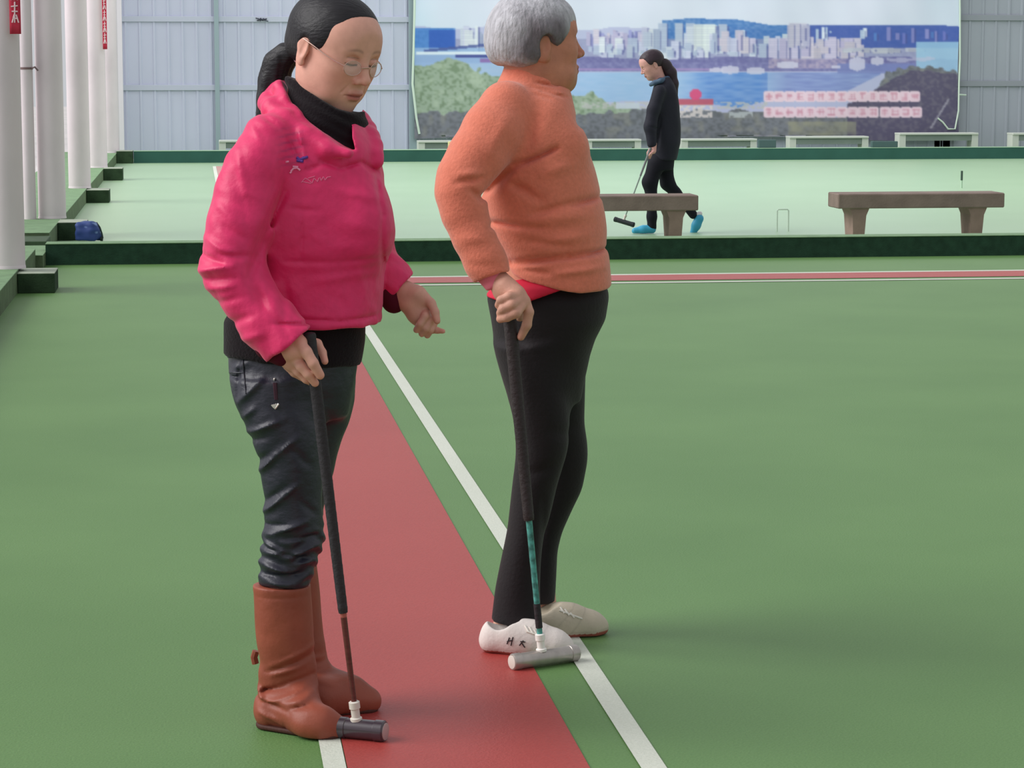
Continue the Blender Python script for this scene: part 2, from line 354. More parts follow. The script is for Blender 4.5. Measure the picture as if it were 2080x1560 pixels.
# ================================================================ BIG BANNER
def vnoise(x, y, seed, fx, fy):
    r = np.random.RandomState(seed).rand(97, 97); X = x * fx; Yv = y * fy
    xi = np.floor(X).astype(int); yi = np.floor(Yv).astype(int); fx_ = X - xi; fy_ = Yv - yi
    fx_ = fx_ * fx_ * (3 - 2 * fx_); fy_ = fy_ * fy_ * (3 - 2 * fy_)
    g = lambda i, j: r[i % 97, j % 97]
    return (g(xi, yi) * (1 - fx_) + g(xi + 1, yi) * fx_) * (1 - fy_) + (g(xi, yi + 1) * (1 - fx_) + g(xi + 1, yi + 1) * fx_) * fy_
def paint(U, Vv):
    C = np.zeros(U.shape + (3,)); sh = U.shape
    def put(mask, col, k=1.0):
        k = np.asarray(k, float) * mask; C[:] = C * (1 - k[..., None]) + np.asarray(col, float) * k[..., None]
    n1 = vnoise(U, Vv, 1, .02, .02); n2 = vnoise(U, Vv, 2, .08, .08); n3 = vnoise(U, Vv, 3, .2, .25); n4 = vnoise(U, Vv, 4, .05, .3)
    # sky
    C[:] = (218, 222, 240); put(U < 1000, (200, 226, 244), np.clip((1000 - U) / 160, 0, 1) * .7); put(U > 1750, (196, 214, 230), np.clip((U - 1750) / 200, 0, 1) * .6)
    put(U > -1, (228, 228, 246), n1 * .5)
    # distant haze rows of towers
    hz = 52 + 10 * vnoise(U, Vv * 0, 5, .02, 1)
    put(Vv > hz, (186, 188, 222), .9)
    # blue hills
    hl = np.interp(U, [840, 842, 920, 940, 1330, 1345, 1400, 1500, 1560, 1600, 1800, 1900, 1947], [56, 56, 56, 300, 300, 42, 37, 40, 50, 52, 50, 50, 54])
    put((Vv > hl) & (Vv < 100), (52, 108, 184), .9 - .3 * n3)
    put((Vv > hl) & (Vv < 100) & (U > 1600), (76, 92, 172), .75)
    put((U > 840) & (U < 925) & (Vv > 56) & (Vv < 110), (84, 140, 214), .5 + .4 * n3)
    put((U > 870) & (U < 925) & (Vv > 60) & (Vv < 100), (46, 84, 182), .7)
    # general city base
    put((Vv > np.where(U < 925, 110, np.where(U < 1600, 78, 96))) & (Vv < 128), (150, 152, 190), .9 - .3 * n3)
    rs = np.random.RandomState(11)
    def towers(n, u0, u1, t0, t1, b0, b1, w0, w1, cols):
        for i in range(n):
            u = rs.uniform(u0, u1); w = rs.uniform(w0, w1); t = rs.uniform(t0, t1); b = rs.uniform(b0, b1); c = np.array(cols[rs.randint(len(cols))]) + rs.uniform(-10, 10)
            mk = (U > u) & (U < u + w) & (Vv > t) & (Vv < b); put(mk, c, .9)
            put((U > u + w) & (U < u + w + 3) & (Vv > t + 3) & (Vv < b), (84, 88, 150), .55)
            if w > 8: put(mk & (np.sin(Vv * 1.3) > .3), (150, 154, 190), .22)
    lt = [(214, 220, 234), (196, 204, 226), (206, 206, 232), (180, 190, 216), (226, 230, 238)]; pr_ = [(206, 196, 224), (190, 180, 214), (216, 204, 220)]
    towers(14, 925, 1010, 52, 80, 95, 118, 6, 18, lt)
    towers(34, 1180, 1330, 54, 76, 90, 100, 5, 14, pr_ + [(150, 150, 206)])
    towers(30, 1190, 1330, 74, 100, 100, 118, 8, 22, lt)
    towers(22, 1300, 1460, 46, 70, 92, 108, 8, 22, lt)
    towers(3, 1382, 1440, 48, 54, 100, 108, 20, 26, [(226, 232, 234)])
    towers(34, 1300, 1560, 82, 104, 104, 122, 5, 18, lt)
    towers(20, 1440, 1600, 58, 84, 88, 110, 6, 16, lt + pr_)
    towers(30, 1560, 1760, 72, 104, 104, 128, 8, 26, pr_ + [(200, 190, 206)])
    towers(12, 1580, 1640, 46, 60, 80, 100, 8, 15, [(206, 200, 220), (190, 186, 214)])
    towers(8, 1640, 1760, 54, 66, 66, 84, 3, 9, [(196, 210, 232), (220, 226, 240)])
    towers(10, 1760, 1930, 54, 70, 76, 90, 3, 8, [(108, 116, 190), (140, 140, 200), (90, 130, 200)])
    towers(16, 1700, 1850, 96, 100, 104, 110, 16, 34, [(186, 186, 204), (196, 196, 210)])
    # promenade, bridge
    bl_ = 118 + 3 * np.sin(U * .02)
    put((Vv > bl_) & (Vv < 146) & (U > 1170), (104, 100, 160), .85 - .3 * n3)
    put((Vv > 118) & (Vv < 140) & (U > 1560) & (U < 1720), (184, 168, 196), .8 * n3 + .2)
    put((np.abs(Vv - 141) < 2) & (U > 1170) & (U < 1500), (186, 150, 204), .6)
    put((U > 840) & (U < 1030) & (Vv > 96) & (Vv < 140), (150, 180, 224), .85)
    put((U > 860) & (U < 985) & (np.abs(Vv - (104 - (U - 860) * .10)) < 3), (70, 84, 150), .8)
    put((U > 845) & (U < 1030) & (np.abs(Vv - 108) < 2.2), (232, 240, 250), .9)
    put((U > 925) & (U < 1020) & (Vv > 111) & (Vv < 117), (60, 66, 140), .85)
    put((U > 975) & (U < 1030) & (Vv > 118) & (Vv < 128), (140, 90, 160), .7)
    # river
    r_t = 146 + 0 * U; r_b = np.interp(U, [840, 1000, 1180, 1300, 1450, 1500, 1560, 1720, 1790, 1830], [300, 210, 208, 205, 212, 220, 204, 186, 150, 100])
    rv = (Vv > r_t) & (Vv < r_b) & (U > 930)
    put(rv, (160, 192, 232), 1); put(rv & (U > 1380) & (U < 1560), (96, 142, 214), np.clip((U - 1380) / 60, 0, 1)); put(rv & (U > 1540), (128, 140, 200), np.clip((U - 1540) / 60, 0, 1) * .9)
    put(rv, (190, 206, 238), n4 * .4); put((U > 925) & (U < 1030) & (Vv > 128) & (Vv < 170), (168, 192, 226), .9)
    put((Vv > 128) & (Vv < 150) & (U > 1700) & (U < 1860), (126, 136, 196), .8)
    for (cu, cv, ww, hh) in [(1483, 142, 18, 9), (1535, 144, 18, 8), (1741, 130, 16, 15), (1698, 136, 9, 4), (1782, 124, 14, 9), (1600, 132, 22, 8), (1455, 142, 14, 5)]:
        put((np.abs(U - cu) < ww) & (np.abs(Vv - cv) < hh * (1 - .4 * np.abs(U - cu) / ww)), (212, 208, 232), .85)
    put((U > 1860) & (Vv > 84) & (Vv < 160), (160, 200, 230), .85); put((U > 1800) & (U < 1900) & (np.abs(Vv - 118 - 6 * n2) < 3), (200, 196, 222), .6)
    # trees: left grey-green mass
    tl = np.interp(U, [840, 870, 905, 950, 985, 1010, 1060, 1150, 1170, 1205, 1230, 1260], [140, 128, 118, 132, 150, 155, 165, 200, 198, 185, 205, 215]) + 8 * (n2 - .5) * 2
    put((Vv > tl) & (U < 1300), (158, 174, 156), 1); put((Vv > tl) & (U < 1300), (118, 138, 112), np.clip((n3 - .45) * 3, 0, 1) * .8); put((Vv > tl) & (U < 1300), (184, 198, 178), np.clip((n2 - .6) * 3, 0, 1) * .6)
    tb = np.interp(U, [840, 1000, 1180, 1300, 1450, 1560, 1700, 1760, 1800, 1850, 1880, 1947], [228, 232, 232, 222, 224, 226, 240, 214, 150, 134, 136, 148]) + 6 * (n2 - .5) * 2
    put(Vv > tb, (124, 126, 136), 1); put(Vv > tb, (96, 98, 104), np.clip((n3 - .4) * 2.4, 0, 1) * .7); put(Vv > tb, (150, 148, 140), np.clip((n2 - .55) * 3, 0, 1) * .5)
    rt = (U > 1720) & (Vv > np.interp(U, [1700, 1740, 1790, 1830, 1850, 1880, 1947], [215, 205, 172, 150, 140, 140, 150]) + 5 * n2)
    put(rt, (92, 86, 112), 1); put(rt, (118, 112, 128), np.clip((n3 - .45) * 3, 0, 1) * .6)
    # riverside houses
    put((Vv > 206) & (Vv < 222) & (U > 1180) & (U < 1560) & (n3 > .45), (196, 194, 196), .8)
    put((U > 1250) & (U < 1300) & (Vv > 208) & (Vv < 222), (204, 210, 226), .9)
    put((U > 1375) & (U < 1450) & (Vv > 200) & (Vv < 214), (196, 90, 110), .9); put((np.hypot(U - 1413, (Vv - 192)) < 12), (222, 84, 130), .95)
    put((U > 1378) & (U < 1448) & (Vv > 214) & (Vv < 240) & (n3 > .4), (226, 214, 214), .85)
    put((U > 1480) & (U < 1530) & (Vv > 226) & (Vv < 240) & (n3 > .4), (196, 200, 206), .8)
    put((U > 1600) & (U < 1740) & (Vv > 246) & (Vv < 276), (158, 156, 136), .6 * n2 + .2)
    # two rows of pink outlined lettering, too blurred to read
    for row, (v0, u1) in enumerate(((196, 1868), (228, 1868))):
        k = 0; u = 1551
        while u < u1 - 8:
            if row == 1 and 1776 < u < 1786: u = 1787; continue
            cu = u + 10.5
            body = (np.abs(U - cu) < 11.4) & (np.abs(Vv - v0) < 11 - 1.5 * (np.abs(U - cu) > 9))
            put(body, (242, 212, 226), .95)
            st = np.random.RandomState(100 * row + k)
            for q in range(5):
                if q % 2: s = (np.abs(U - cu - st.uniform(-6, 6)) < 1.5) & (np.abs(Vv - v0) < st.uniform(4, 8))
                else: s = (np.abs(Vv - v0 - st.uniform(-7, 7)) < 1.5) & (np.abs(U - cu) < st.uniform(4, 8))
                put(s, (212, 150, 172), .5)
            u += 21.2; k += 1
    # glare crease in the vinyl and a broken white mark
    put(np.abs(U - (1925 - (Vv + 10) * .55)) < 9, (246, 248, 250), .0)
    put((Vv > 200) & (Vv < 262) & (np.abs((U - 1925) + (Vv - 205) * .62) < 2.2), (176, 172, 186), .8)
    return C
us = np.arange(842, 1948.1, 2.0); vs = np.arange(-170, 283, 2.0)
UU, VV = np.meshgrid(us, vs)
PC = paint(UU, VV)
cc = PC.copy(); cc[1:-1, 1:-1] = (PC[1:-1, 1:-1] * 2 + PC[:-2, 1:-1] + PC[2:, 1:-1] + PC[1:-1, :-2] + PC[1:-1, 2:]) / 6
BV = []
for j, v in enumerate(vs):
    for i, u in enumerate(us):
        uu = u
        if v > 60 and i > len(us) - 4: uu = u - 3 * abs(math.sin((v - 60) / 70)) * (i - len(us) + 4) / 3
        vv = v
        if v > 276: vv = v + 4 * math.sin(u / 90)
        BV.append(on_y(uu, vv, YW - .16 + .012 * math.sin(u / 37 + v / 60) + .006 * math.sin(u / 11 - v / 30)))
nu, nv = len(us), len(vs)
ii, jj = np.meshgrid(np.arange(nu - 1), np.arange(nv - 1)); k = (jj * nu + ii).ravel()
bF = np.stack([k, k + nu, k + nu + 1, k + 1], 1)
BV = np.array(BV); org = BV.mean(0); org[2] = BV[:, 2].min()
e = empty('banner', tuple(org), label='wide printed banner of a riverside city hung on the grey wall', cat='banner')
mesh('printed_sheet', BV - org, bF, mat('banner_print', (255, 255, 255), .42, spec=.35, attr='Col'), e, cols=s2l(cc.reshape(-1, 3)))
edge = [on_y(u, v, YW - .17) - Vector(org) for u, v in [(843, -160), (842, 20), (840, 110), (838, 170), (846, 240), (852, 272)]]
MB().tube(edge, .018, 8).build('edge_roll', M_wh, e, smooth=True)
edge = [on_y(u, v, YW - .17) - Vector(org) for u, v in [(1948, -160), (1950, 20), (1950, 120), (1948, 170), (1947, 225), (1940, 262), (1926, 262), (1915, 248), (1905, 240)]]
MB().tube(edge, .014, 8).build('edge_cord', M_wh, e, smooth=True)
MB().tube([on_y(1948, 192, YW - .17) - Vector(org), on_y(1962, 193, YW - .1) - Vector(org)], .014, 8).build('tie_cord', M_wh, e, smooth=True)

# ================================================================ IMPLICIT MODELLING KIT
def smin(a, b, k):
    if k <= 0: return np.minimum(a, b)
    h = np.maximum(k - np.abs(a - b), 0) / k
    return np.minimum(a, b) - h * h * k * .25
def smax(a, b, k): return -smin(-a, -b, k)

class Vol:
    def __init__(s, lo, hi, h):
        s.lo = np.array(lo, float); s.h = h; n = np.ceil((np.array(hi) - s.lo) / h).astype(int) + 1
        s.ax = [s.lo[i] + h * np.arange(n[i]) for i in range(3)]; s.D = np.full(tuple(n), 1.0, np.float32)
    def sub(s, lo, hi, mg=.05):
        sl = []
        for i in range(3):
            a = int(max(0, math.floor((lo[i] - mg - s.lo[i]) / s.h))); b = int(min(len(s.ax[i]), math.ceil((hi[i] + mg - s.lo[i]) / s.h) + 1))
            if b - a < 2: return None, None
            sl.append(slice(a, b))
        X, Y, Z = np.meshgrid(s.ax[0][sl[0]], s.ax[1][sl[1]], s.ax[2][sl[2]], indexing='ij')
        return tuple(sl), (X, Y, Z)
    def put(s, d, sl, k=.02, op='u'):
        if op == 'u': s.D[sl] = smin(s.D[sl], d, k)
        elif op == 's': s.D[sl] = smax(s.D[sl], -d, k)
    def cone(s, a, b, ra, rb, k=.02, op='u', sq=None):
        a = np.array(a, float); b = np.array(b, float); r = max(ra, rb)
        sl, P = s.sub(np.minimum(a, b) - r, np.maximum(a, b) + r, mg=max(.01, k * 1.2))
        if sl is None: return s
        ab = b - a; L2 = max(ab @ ab, 1e-12)
        dx, dy, dz = P[0] - a[0], P[1] - a[1], P[2] - a[2]
        t = np.clip((dx * ab[0] + dy * ab[1] + dz * ab[2]) / L2, 0, 1)
        ex, ey, ez = dx - t * ab[0], dy - t * ab[1], dz - t * ab[2]
        if sq: ex, ey, ez = ex / sq[0], ey / sq[1], ez / sq[2]
        s.put(np.sqrt(ex * ex + ey * ey + ez * ez) - (ra + t * (rb - ra)), sl, k, op); return s
    def chain(s, pts, k=.02, op='u', sq=None):
        for p, q in zip(pts[:-1], pts[1:]): s.cone(p[0], q[0], p[1], q[1], k, op, sq)
        return s
    def ell(s, c, r, k=.02, op='u', M=None):
        c = np.array(c, float); R = max(r); sl, P = s.sub(c - R, c + R, mg=max(.01, k * 1.2))
        if sl is None: return s
        d = [P[i] - c[i] for i in range(3)]
        if M is not None: d = [M[0][i] * d[0] + M[1][i] * d[1] + M[2][i] * d[2] for i in range(3)]
        q = np.sqrt(sum((d[i] / r[i]) ** 2 for i in range(3))); g = np.sqrt(sum((d[i] / r[i] ** 2) ** 2 for i in range(3))) + 1e-9
        s.put(q * (q - 1) / g, sl, k, op); return s
    def loft(s, st, k=.02, op='u', n=2.0, capk=.015, ztop=None):
        """st: rows (z, cx, cy, a, b), sorted or not"""
        st = np.array(sorted([r[:5] for r in st]), float)
        z = st[:, 0]; zz = np.linspace(z[0], z[-1], 160)
        f = []
        for i in range(1, 5):
            v = np.interp(zz, z, st[:, i]); kk = np.ones(9) / 9; v = np.convolve(np.pad(v, 4, mode='edge'), kk, 'valid'); f.append(v)
        lo = ((f[0] - f[2]).min(), (f[1] - f[3]).min(), z[0]); hi = ((f[0] + f[2]).max(), (f[1] + f[3]).max(), z[-1])
        sl, P = s.sub(lo, hi, mg=.04)
        if sl is None: return s
        cx, cy, a, b = [np.interp(P[2], zz, v) for v in f]
        u = np.abs(P[0] - cx) / a; v = np.abs(P[1] - cy) / b
        q = (u ** n + v ** n) ** (1 / n)
        d = (q - 1) * np.minimum(a, b)
        d = smax(d, np.maximum(z[0] - P[2], P[2] - z[-1]), capk)
        s.put(d, sl, k, op); return s
    def cut(s, n, p, k=.004):
        """remove the half space on the +n side of p"""
        n = np.array(n, float); n /= np.linalg.norm(n)
        X, Y, Z = np.meshgrid(*s.ax, indexing='ij', sparse=True)
        s.D = smax(s.D, ((X - p[0]) * n[0] + (Y - p[1]) * n[1] + (Z - p[2]) * n[2]).astype(np.float32), k); return s
    def disp(s, fn):
        X, Y, Z = np.meshgrid(*s.ax, indexing='ij', sparse=True)
        near = np.abs(s.D) < .035
        s.D = np.where(near, s.D + fn(X, Y, Z), s.D).astype(np.float32); return s
    def net(s):
        D = s.D; sg = D < 0
        n = D.shape
        c = [D[i:n[0] - 1 + i, j:n[1] - 1 + j, k:n[2] - 1 + k] for i in (0, 1) for j in (0, 1) for k in (0, 1)]
        cnt = sum((x < 0).astype(np.int8) for x in c); act = (cnt > 0) & (cnt < 8)
        idx = np.argwhere(act); cv = np.stack([x[act] for x in c], 1)
        off = np.array([(i, j, k) for i in (0, 1) for j in (0, 1) for k in (0, 1)], float)
        acc = np.zeros((len(idx), 3)); m = np.zeros(len(idx))
        for a in range(8):
            for b in range(a + 1, 8):
                if np.abs(off[a] - off[b]).sum() != 1: continue
                va, vb = cv[:, a], cv[:, b]; x = (va < 0) != (vb < 0)
                t = np.where(x, va / np.where(x, va - vb, 1), 0)
                acc += np.where(x[:, None], off[a] + t[:, None] * (off[b] - off[a]), 0); m += x
        V = s.lo + s.h * (idx + acc / m[:, None])
        ids = np.full(act.shape, -1, np.int64); ids[act] = np.arange(len(idx)); F = []
        for ax in range(3):
            u, v = [(1, 2), (2, 0), (0, 1)][ax]
            sl0 = [slice(None)] * 3; sl1 = [slice(None)] * 3; sl0[ax] = slice(0, -1); sl1[ax] = slice(1, None)
            e0 = sg[tuple(sl0)]; e1 = sg[tuple(sl1)]; E = np.argwhere(e0 != e1)
            E = E[(E[:, u] > 0) & (E[:, v] > 0) & (E[:, u] < n[u] - 1) & (E[:, v] < n[v] - 1)]
            ins = e0[tuple(E.T)]
            def cell(du, dv):
                q = E.copy(); q[:, u] -= du; q[:, v] -= dv; return ids[tuple(q.T)]
            Q = np.stack([cell(1, 1), cell(0, 1), cell(0, 0), cell(1, 0)], 1)
            Q[~ins] = Q[~ins][:, ::-1]; F.append(Q)
        return V, np.concatenate(F)
def relax(V, F, it=2, lam=.5):
    for _ in range(it):
        A = np.zeros_like(V); c = np.zeros(len(V))
        for i in range(4):
            for j in (1, 3):
                np.add.at(A, F[:, i], V[F[:, (i + j) % 4]]); np.add.at(c, F[:, i], 1)
        V = V + lam * (A / np.maximum(c, 1)[:, None] - V)
    return V
def wave(seed, n=10, f0=20, f1=90):
    r = np.random.RandomState(seed); W_ = [(r.normal(size=3), r.uniform(f0, f1), r.uniform(0, 6.28)) for _ in range(n)]
    def f(X, Y, Z):
        t = 0
        for d, fr, ph in W_:
            d = d / np.linalg.norm(d); t = t + np.sin(fr * (X * d[0] + Y * d[1] + Z * d[2]) + ph)
        return t / math.sqrt(n)
    return f

class Fig:
    def __init__(s, D, px, name, **k):
        s.D = D; s.bx = 0; s.bx = s.L(px, 1400, 0)[0]
        s.m = D / FPX
        s.root = empty(name, (s.bx * ca + D * sa, -s.bx * sa + D * ca, 0), -AZ, **k)
    def L(s, px, py, dd=0.0):
        u = (px - 1040) / FPX; v = (780 - py) / FPX; df = cp + v * sp; dz = -sp + v * cp; t = (s.D + dd) / df
        return np.array((t * u - s.bx, dd, CH + t * dz))
    def st(s, rows):
        out = []
        for r in rows:
            py, xl, xr, dd, b = r[:5]; a = s.L(xl, py, dd); c = s.L(xr, py, dd)
            out.append((a[2], (a[0] + c[0]) / 2, dd, (c[0] - a[0]) / 2, b))
        return out
    def ch(s, rows): return [(s.L(r[0], r[1], r[2]), r[3] * s.m) for r in rows]
    def cutline(s, vol, p, q, side, k=.004, yt=0.0):
        """cut away what lies on one side of the photo line p-q; side=+1 cuts the left of p->q"""
        a = s.L(*p); b = s.L(*q); d = b - a; n = np.array((-d[2], yt, d[0])) * side
        return vol.cut(n, a, k)
    def crease(s, segs, gain=1.0):
        S = [(s.L(a[0], a[1], a[4] if len(a) > 4 else 0)[[0, 2]], s.L(a[2], a[3], 0)[[0, 2]], w * s.m, amp * gain) for a, w, amp in segs]
        def f(X, Y, Z):
            t = 0
            for p, q, w, amp in S:
                d = q - p; L2 = d @ d; h = np.clip(((X - p[0]) * d[0] + (Z - p[1]) * d[1]) / L2, 0, 1)
                r2 = (X - p[0] - h * d[0]) ** 2 + (Z - p[1] - h * d[1]) ** 2
                t = t + amp * np.exp(-r2 / (w * w)) * np.sin(np.clip(h, .06, .94) * math.pi) ** .5
            return t * np.clip(.65 - Y * 4, .15, 1)
        return f
    def obj(s, vol, name, m, it=2, cols=None, parent=None, **k):
        V, F = vol.net(); V = relax(V, F, it)
        o = mesh(name, V, F, m, parent or s.root, True, cols=None if cols is None else cols(V))
        return tag(o, **k)

def rotm(face, right_hint=None, roll=0):
    """columns: forward, left, up of the head in figure space"""
    f = Vector(face).normalized(); l = Vector((0, 0, 1)).cross(f).normalized(); u = f.cross(l)
    M = Matrix((f, l, u)).transposed()
    return np.array(M @ Matrix.Rotation(roll, 3, 'X'))
class HeadV:
    """volume in head space, added to a figure after rotation"""
    def __init__(s, o, M, sc, h=.0022, ext=.17): s.o = np.array(o); s.M = np.array(M); s.s = sc; s.v = Vol((-ext, -ext, -ext), (ext, ext, ext), h)
    def world(s, V): return s.o + s.s * (V @ s.M.T)
    def local(s, p): return (np.array(p) - s.o) @ s.M / s.s

def head_shape(v, old=False, cheek=1.0, lids=True):
    v.ell((-.014, 0, .034), (.093, .074, .080), .01)
    v.ell((.032, 0, -.02), (.058, .060, .085), .05)
    v.ell((.038, 0, .044), (.054, .064, .052), .04)
    for s in (-1, 1):
        v.ell((.046, s * .036, -.022), (.034, .030, .030), .03)
        v.ell((.030, s * .038, -.070), (.040, .024, .034), .03)
        v.ell((-.002, s * .050, -.052), (.026, .016, .030), .03)
    v.ell((.064, 0, -.098), (.020, .024, .018), .025)
    v.ell((.066, 0, -.066), (.022, .030, .024), .02)
    # brow ridge
    for s in (-1, 1):
        v.cone((.082, s * .020, .022), (.072, s * .046, .024), .007, .006, .012)
        v.ell((.094, s * .031, .006), (.014, .016, .011), .014, 's')
    # nose
    v.cone((.088, 0, .014), (.105, 0, -.026), .0055, .0095, .014)
    v.ell((.107, 0, -.030), (.010, .0105, .0085), .008)
    for s in (-1, 1):
        v.ell((.096, s * .0135, -.034), (.0095, .0062, .0070), .006)
        v.ell((.1035, s * .0062, -.0415), (.004, .0028, .0028), .002, 's')
    # eyes: lids lowered
    for s in (-1, 1):
        v.ell((.0765, s * .031, .004), (.0135, .0165, .0115), .004)
        v.cone((.0905, s * .022, -.002), (.0845, s * .046, -.001), .0012, .0012, .0015, 's')
        v.cone((.0885, s * .020, .0125), (.083, s * .046, .0125), .0010, .0010, .0025, 's')
    # mouth
    v.cone((.0905, -.016, -.0615), (.0905, .016, -.0615), .0042, .0042, .006); v.ell((.0925, 0, -.061), (.006, .012, .0048), .004)
    v.ell((.0885, 0, -.0725), (.0085, .016, .0056), .005)
    v.cone((.0975, -.013, -.0668), (.0975, .013, -.0668), .0013, .0013, .0018, 's')
    for s in (-1, 1): v.cone((.0955, s * .013, -.0668), (.084, s * .026, -.069), .0013, .0016, .002, 's')
    v.cone((.100, 0, -.046), (.098, 0, -.055), .0018, .0018, .004, 's')
    v.cone((.091, -.010, -.083), (.091, .010, -.083), .002, .002, .006, 's')
    # nasolabial folds
    for s in (-1, 1):
        v.cone((.093, s * .020, -.036), (.080, s * .034, -.064), .0014, .0012, .004, 's')
        if old:
            v.cone((.078, s * .034, -.070), (.066, s * .036, -.090), .0016, .0014, .005, 's')
            v.cone((.080, s * .028, -.012), (.070, s * .048, -.010), .0012, .0012, .004, 's')
            v.ell((.038, s * .046, -.078), (.024, .014, .022), .02)
    # ears
    for s in (-1, 1):
        R = rotm((1, s * -.28, .18))
        v.ell((-.012, s * .078, -.004), (.0175, .0065, .031), .005, M=R.T)
        v.ell((-.018, s * .078, .008), (.016, .007, .018), .004, M=R.T)
        v.ell((-.006, s * .0865, .000), (.0095, .0055, .019), .003, 's', M=R.T)
        v.ell((-.014, s * .0885, .006), (.0095, .0055, .015), .003, 's', M=R.T)
        v.ell((-.001, s * .079, -.004), (.005, .004, .007), .003)
        v.ell((-.008, s * .079, -.029), (.008, .005, .009), .004)
    return v

def join(o_list, name):
    """one mesh out of several pieces that share the parent"""
    V = []; F = []; C = []; n = 0
    for (v, f, c) in o_list:
        V.append(v); F.append(f + n); C.append(c); n += len(v)
    return np.concatenate(V), np.concatenate(F), np.concatenate(C)

SK1 = s2l((206, 150, 134)); SK2 = s2l((196, 138, 118))
def skincol(hv, V, base, lip, brow, lash):
    """V in head space"""
    C = np.tile(base, (len(V), 1)); x, y, z = V[:, 0], np.abs(V[:, 1]), V[:, 2]
    def mixc(k, c):
        k = np.clip(k, 0, 1)[:, None]; C[:] = C * (1 - k) + c * k
    front = x > .06
    mixc(np.exp(-(((x - .07) / .03) ** 2 + ((y - .045) / .02) ** 2 + ((z + .03) / .025) ** 2)) * .35, base * np.array((1.05, .8, .78)))
    mixc((np.exp(-((x - .107) / .014) ** 2 - ((z + .03) / .012) ** 2 - (y / .014) ** 2)) * .3, base * np.array((1.05, .8, .76)))
    ml = (np.exp(-(((z + .0668) / .0085) ** 4)) * np.exp(-(y / .021) ** 6)) * (x > .08); mixc(ml * .85, lip)
    mixc(np.exp(-((z + .0668) / .0016) ** 2) * np.exp(-(y / .025) ** 8) * (x > .078) * .8, lip * .35)
    bz = .0265 + .004 * np.sin((y - .012) / .036 * 3.0); mixc(np.exp(-((z - bz) / .0032) ** 2) * np.clip((y - .011) / .006, 0, 1) * np.clip((.052 - y) / .012, 0, 1) * front * .5, brow)
    lz = -.0012 - .0015 * np.sin((y - .018) / .028 * 3.14); mixc(np.exp(-((z - lz) / .0020) ** 2) * (y > .017) * (y < .048) * front * .95, lash)
    mixc(np.exp(-((z - .0125) / .0014) ** 2) * (y > .018) * (y < .047) * front * .4, lash * 2 + .02)
    mixc(np.exp(-((x - .1035) / .004) ** 2 - ((y - .0062) / .0035) ** 2 - ((z + .040) / .0028) ** 2) * .8, lash * 2)
    return C

M_skin1 = mat('skin_fair', (200, 150, 130), .5, spec=.35, attr='Col', noise=(60, .05), bump=(300, .04))
M_skin2 = mat('skin_tan', (190, 135, 110), .55, spec=.3, attr='Col', noise=(60, .07), bump=(200, .10))

def hairline(xs, zs):
    def f(V_):
        return np.interp(V_[0], xs, zs)
    return f

def poly2(px, pz, poly):
    """signed distance to a closed polygon in the x-z plane"""
    d = None; s = np.ones(np.broadcast(px, pz).shape); n = len(poly)
    for i in range(n):
        a = poly[i]; b = poly[i - 1]; ex, ez = b[0] - a[0], b[1] - a[1]; wx, wz = px - a[0], pz - a[1]
        h = np.clip((wx * ex + wz * ez) / (ex * ex + ez * ez + 1e-12), 0, 1); q = (wx - ex * h) ** 2 + (wz - ez * h) ** 2
        d = q if d is None else np.minimum(d, q)
        c1 = pz >= a[1]; c2 = pz < b[1]; c3 = ex * wz > ez * wx
        s = np.where((c1 & c2 & c3) | (~c1 & ~c2 & ~c3), -s, s)
    return s * np.sqrt(d)
def carve(fig, vol, pts, y0, y1, k=.006):
    P = [fig.L(p[0], p[1], (y0 + y1) / 2 if len(p) < 3 else p[2])[[0, 2]] for p in pts]
    X, Y, Z = np.meshgrid(*vol.ax, indexing='ij', sparse=True)
    X2, Z2 = np.meshgrid(vol.ax[0], vol.ax[2], indexing='ij')
    d2 = poly2(X2, Z2, P)[:, None, :]
    d = np.maximum(d2, np.maximum(y0 - Y, Y - y1)); vol.D = smax(vol.D, -d, k).astype(np.float32)
def bounds(fig, x0, x1, y0, y1, d0, d1, h):
    a = fig.L(x0, y1, 0); b = fig.L(x1, y0, 0)
    return Vol((a[0], d0, a[2]), (b[0], d1, b[2]), h)
def G(fig, px, py, dz=0.0):
    w = on_z(px, py, dz); x = w.x * ca - w.y * sa - fig.bx; y = w.x * sa + w.y * ca - fig.D
    return np.array((x, y, dz))
def headpiece(hv, it, colf):
    V, F = hv.v.net(); V = relax(V, F, it, .35); V2 = relax(V, F, 40, .5)
    k = (np.clip((V[:, 2] - .026) / .014, 0, 1) * np.clip((V[:, 0] - .02) / .02, 0, 1))[:, None]; V = V * (1 - k) + V2 * k; C = colf(V); return hv.world(V), F, C
def hairobj(fig, hv, name, m, it=1, cols=None):
    V, F = hv.v.net(); V = relax(V, F, it, .4); c = None if cols is None else cols(V)
    return mesh(name, hv.world(V), F, m, fig.root, True, cols=c)
def hair_cut(hv, xs, zs, ear=True, k=.005, er=(.021, .022, .033)):
    v = hv.v; X, Y, Z = np.meshgrid(*v.ax, indexing='ij', sparse=True)
    hz = np.interp(X, xs, zs); v.D = smax(v.D, ((hz - Z) * .7 + 0 * Y).astype(np.float32), k)
    if ear:
        for s in (-1, 1): v.ell((-.006, s * .094, -.004), er, .006, 's')
def solid(col):
    return lambda V: np.tile(col, (len(V), 1))
def to_px(fig, V):
    """where a point of the figure shows in the photo frame"""
    X = V[:, 0] + fig.bx; Y = V[:, 1] + fig.D; Z = V[:, 2] - CH
    f = Y * cp - Z * sp; u = Y * sp + Z * cp
    return 1040 + FPX * X / f, 780 - FPX * u / f
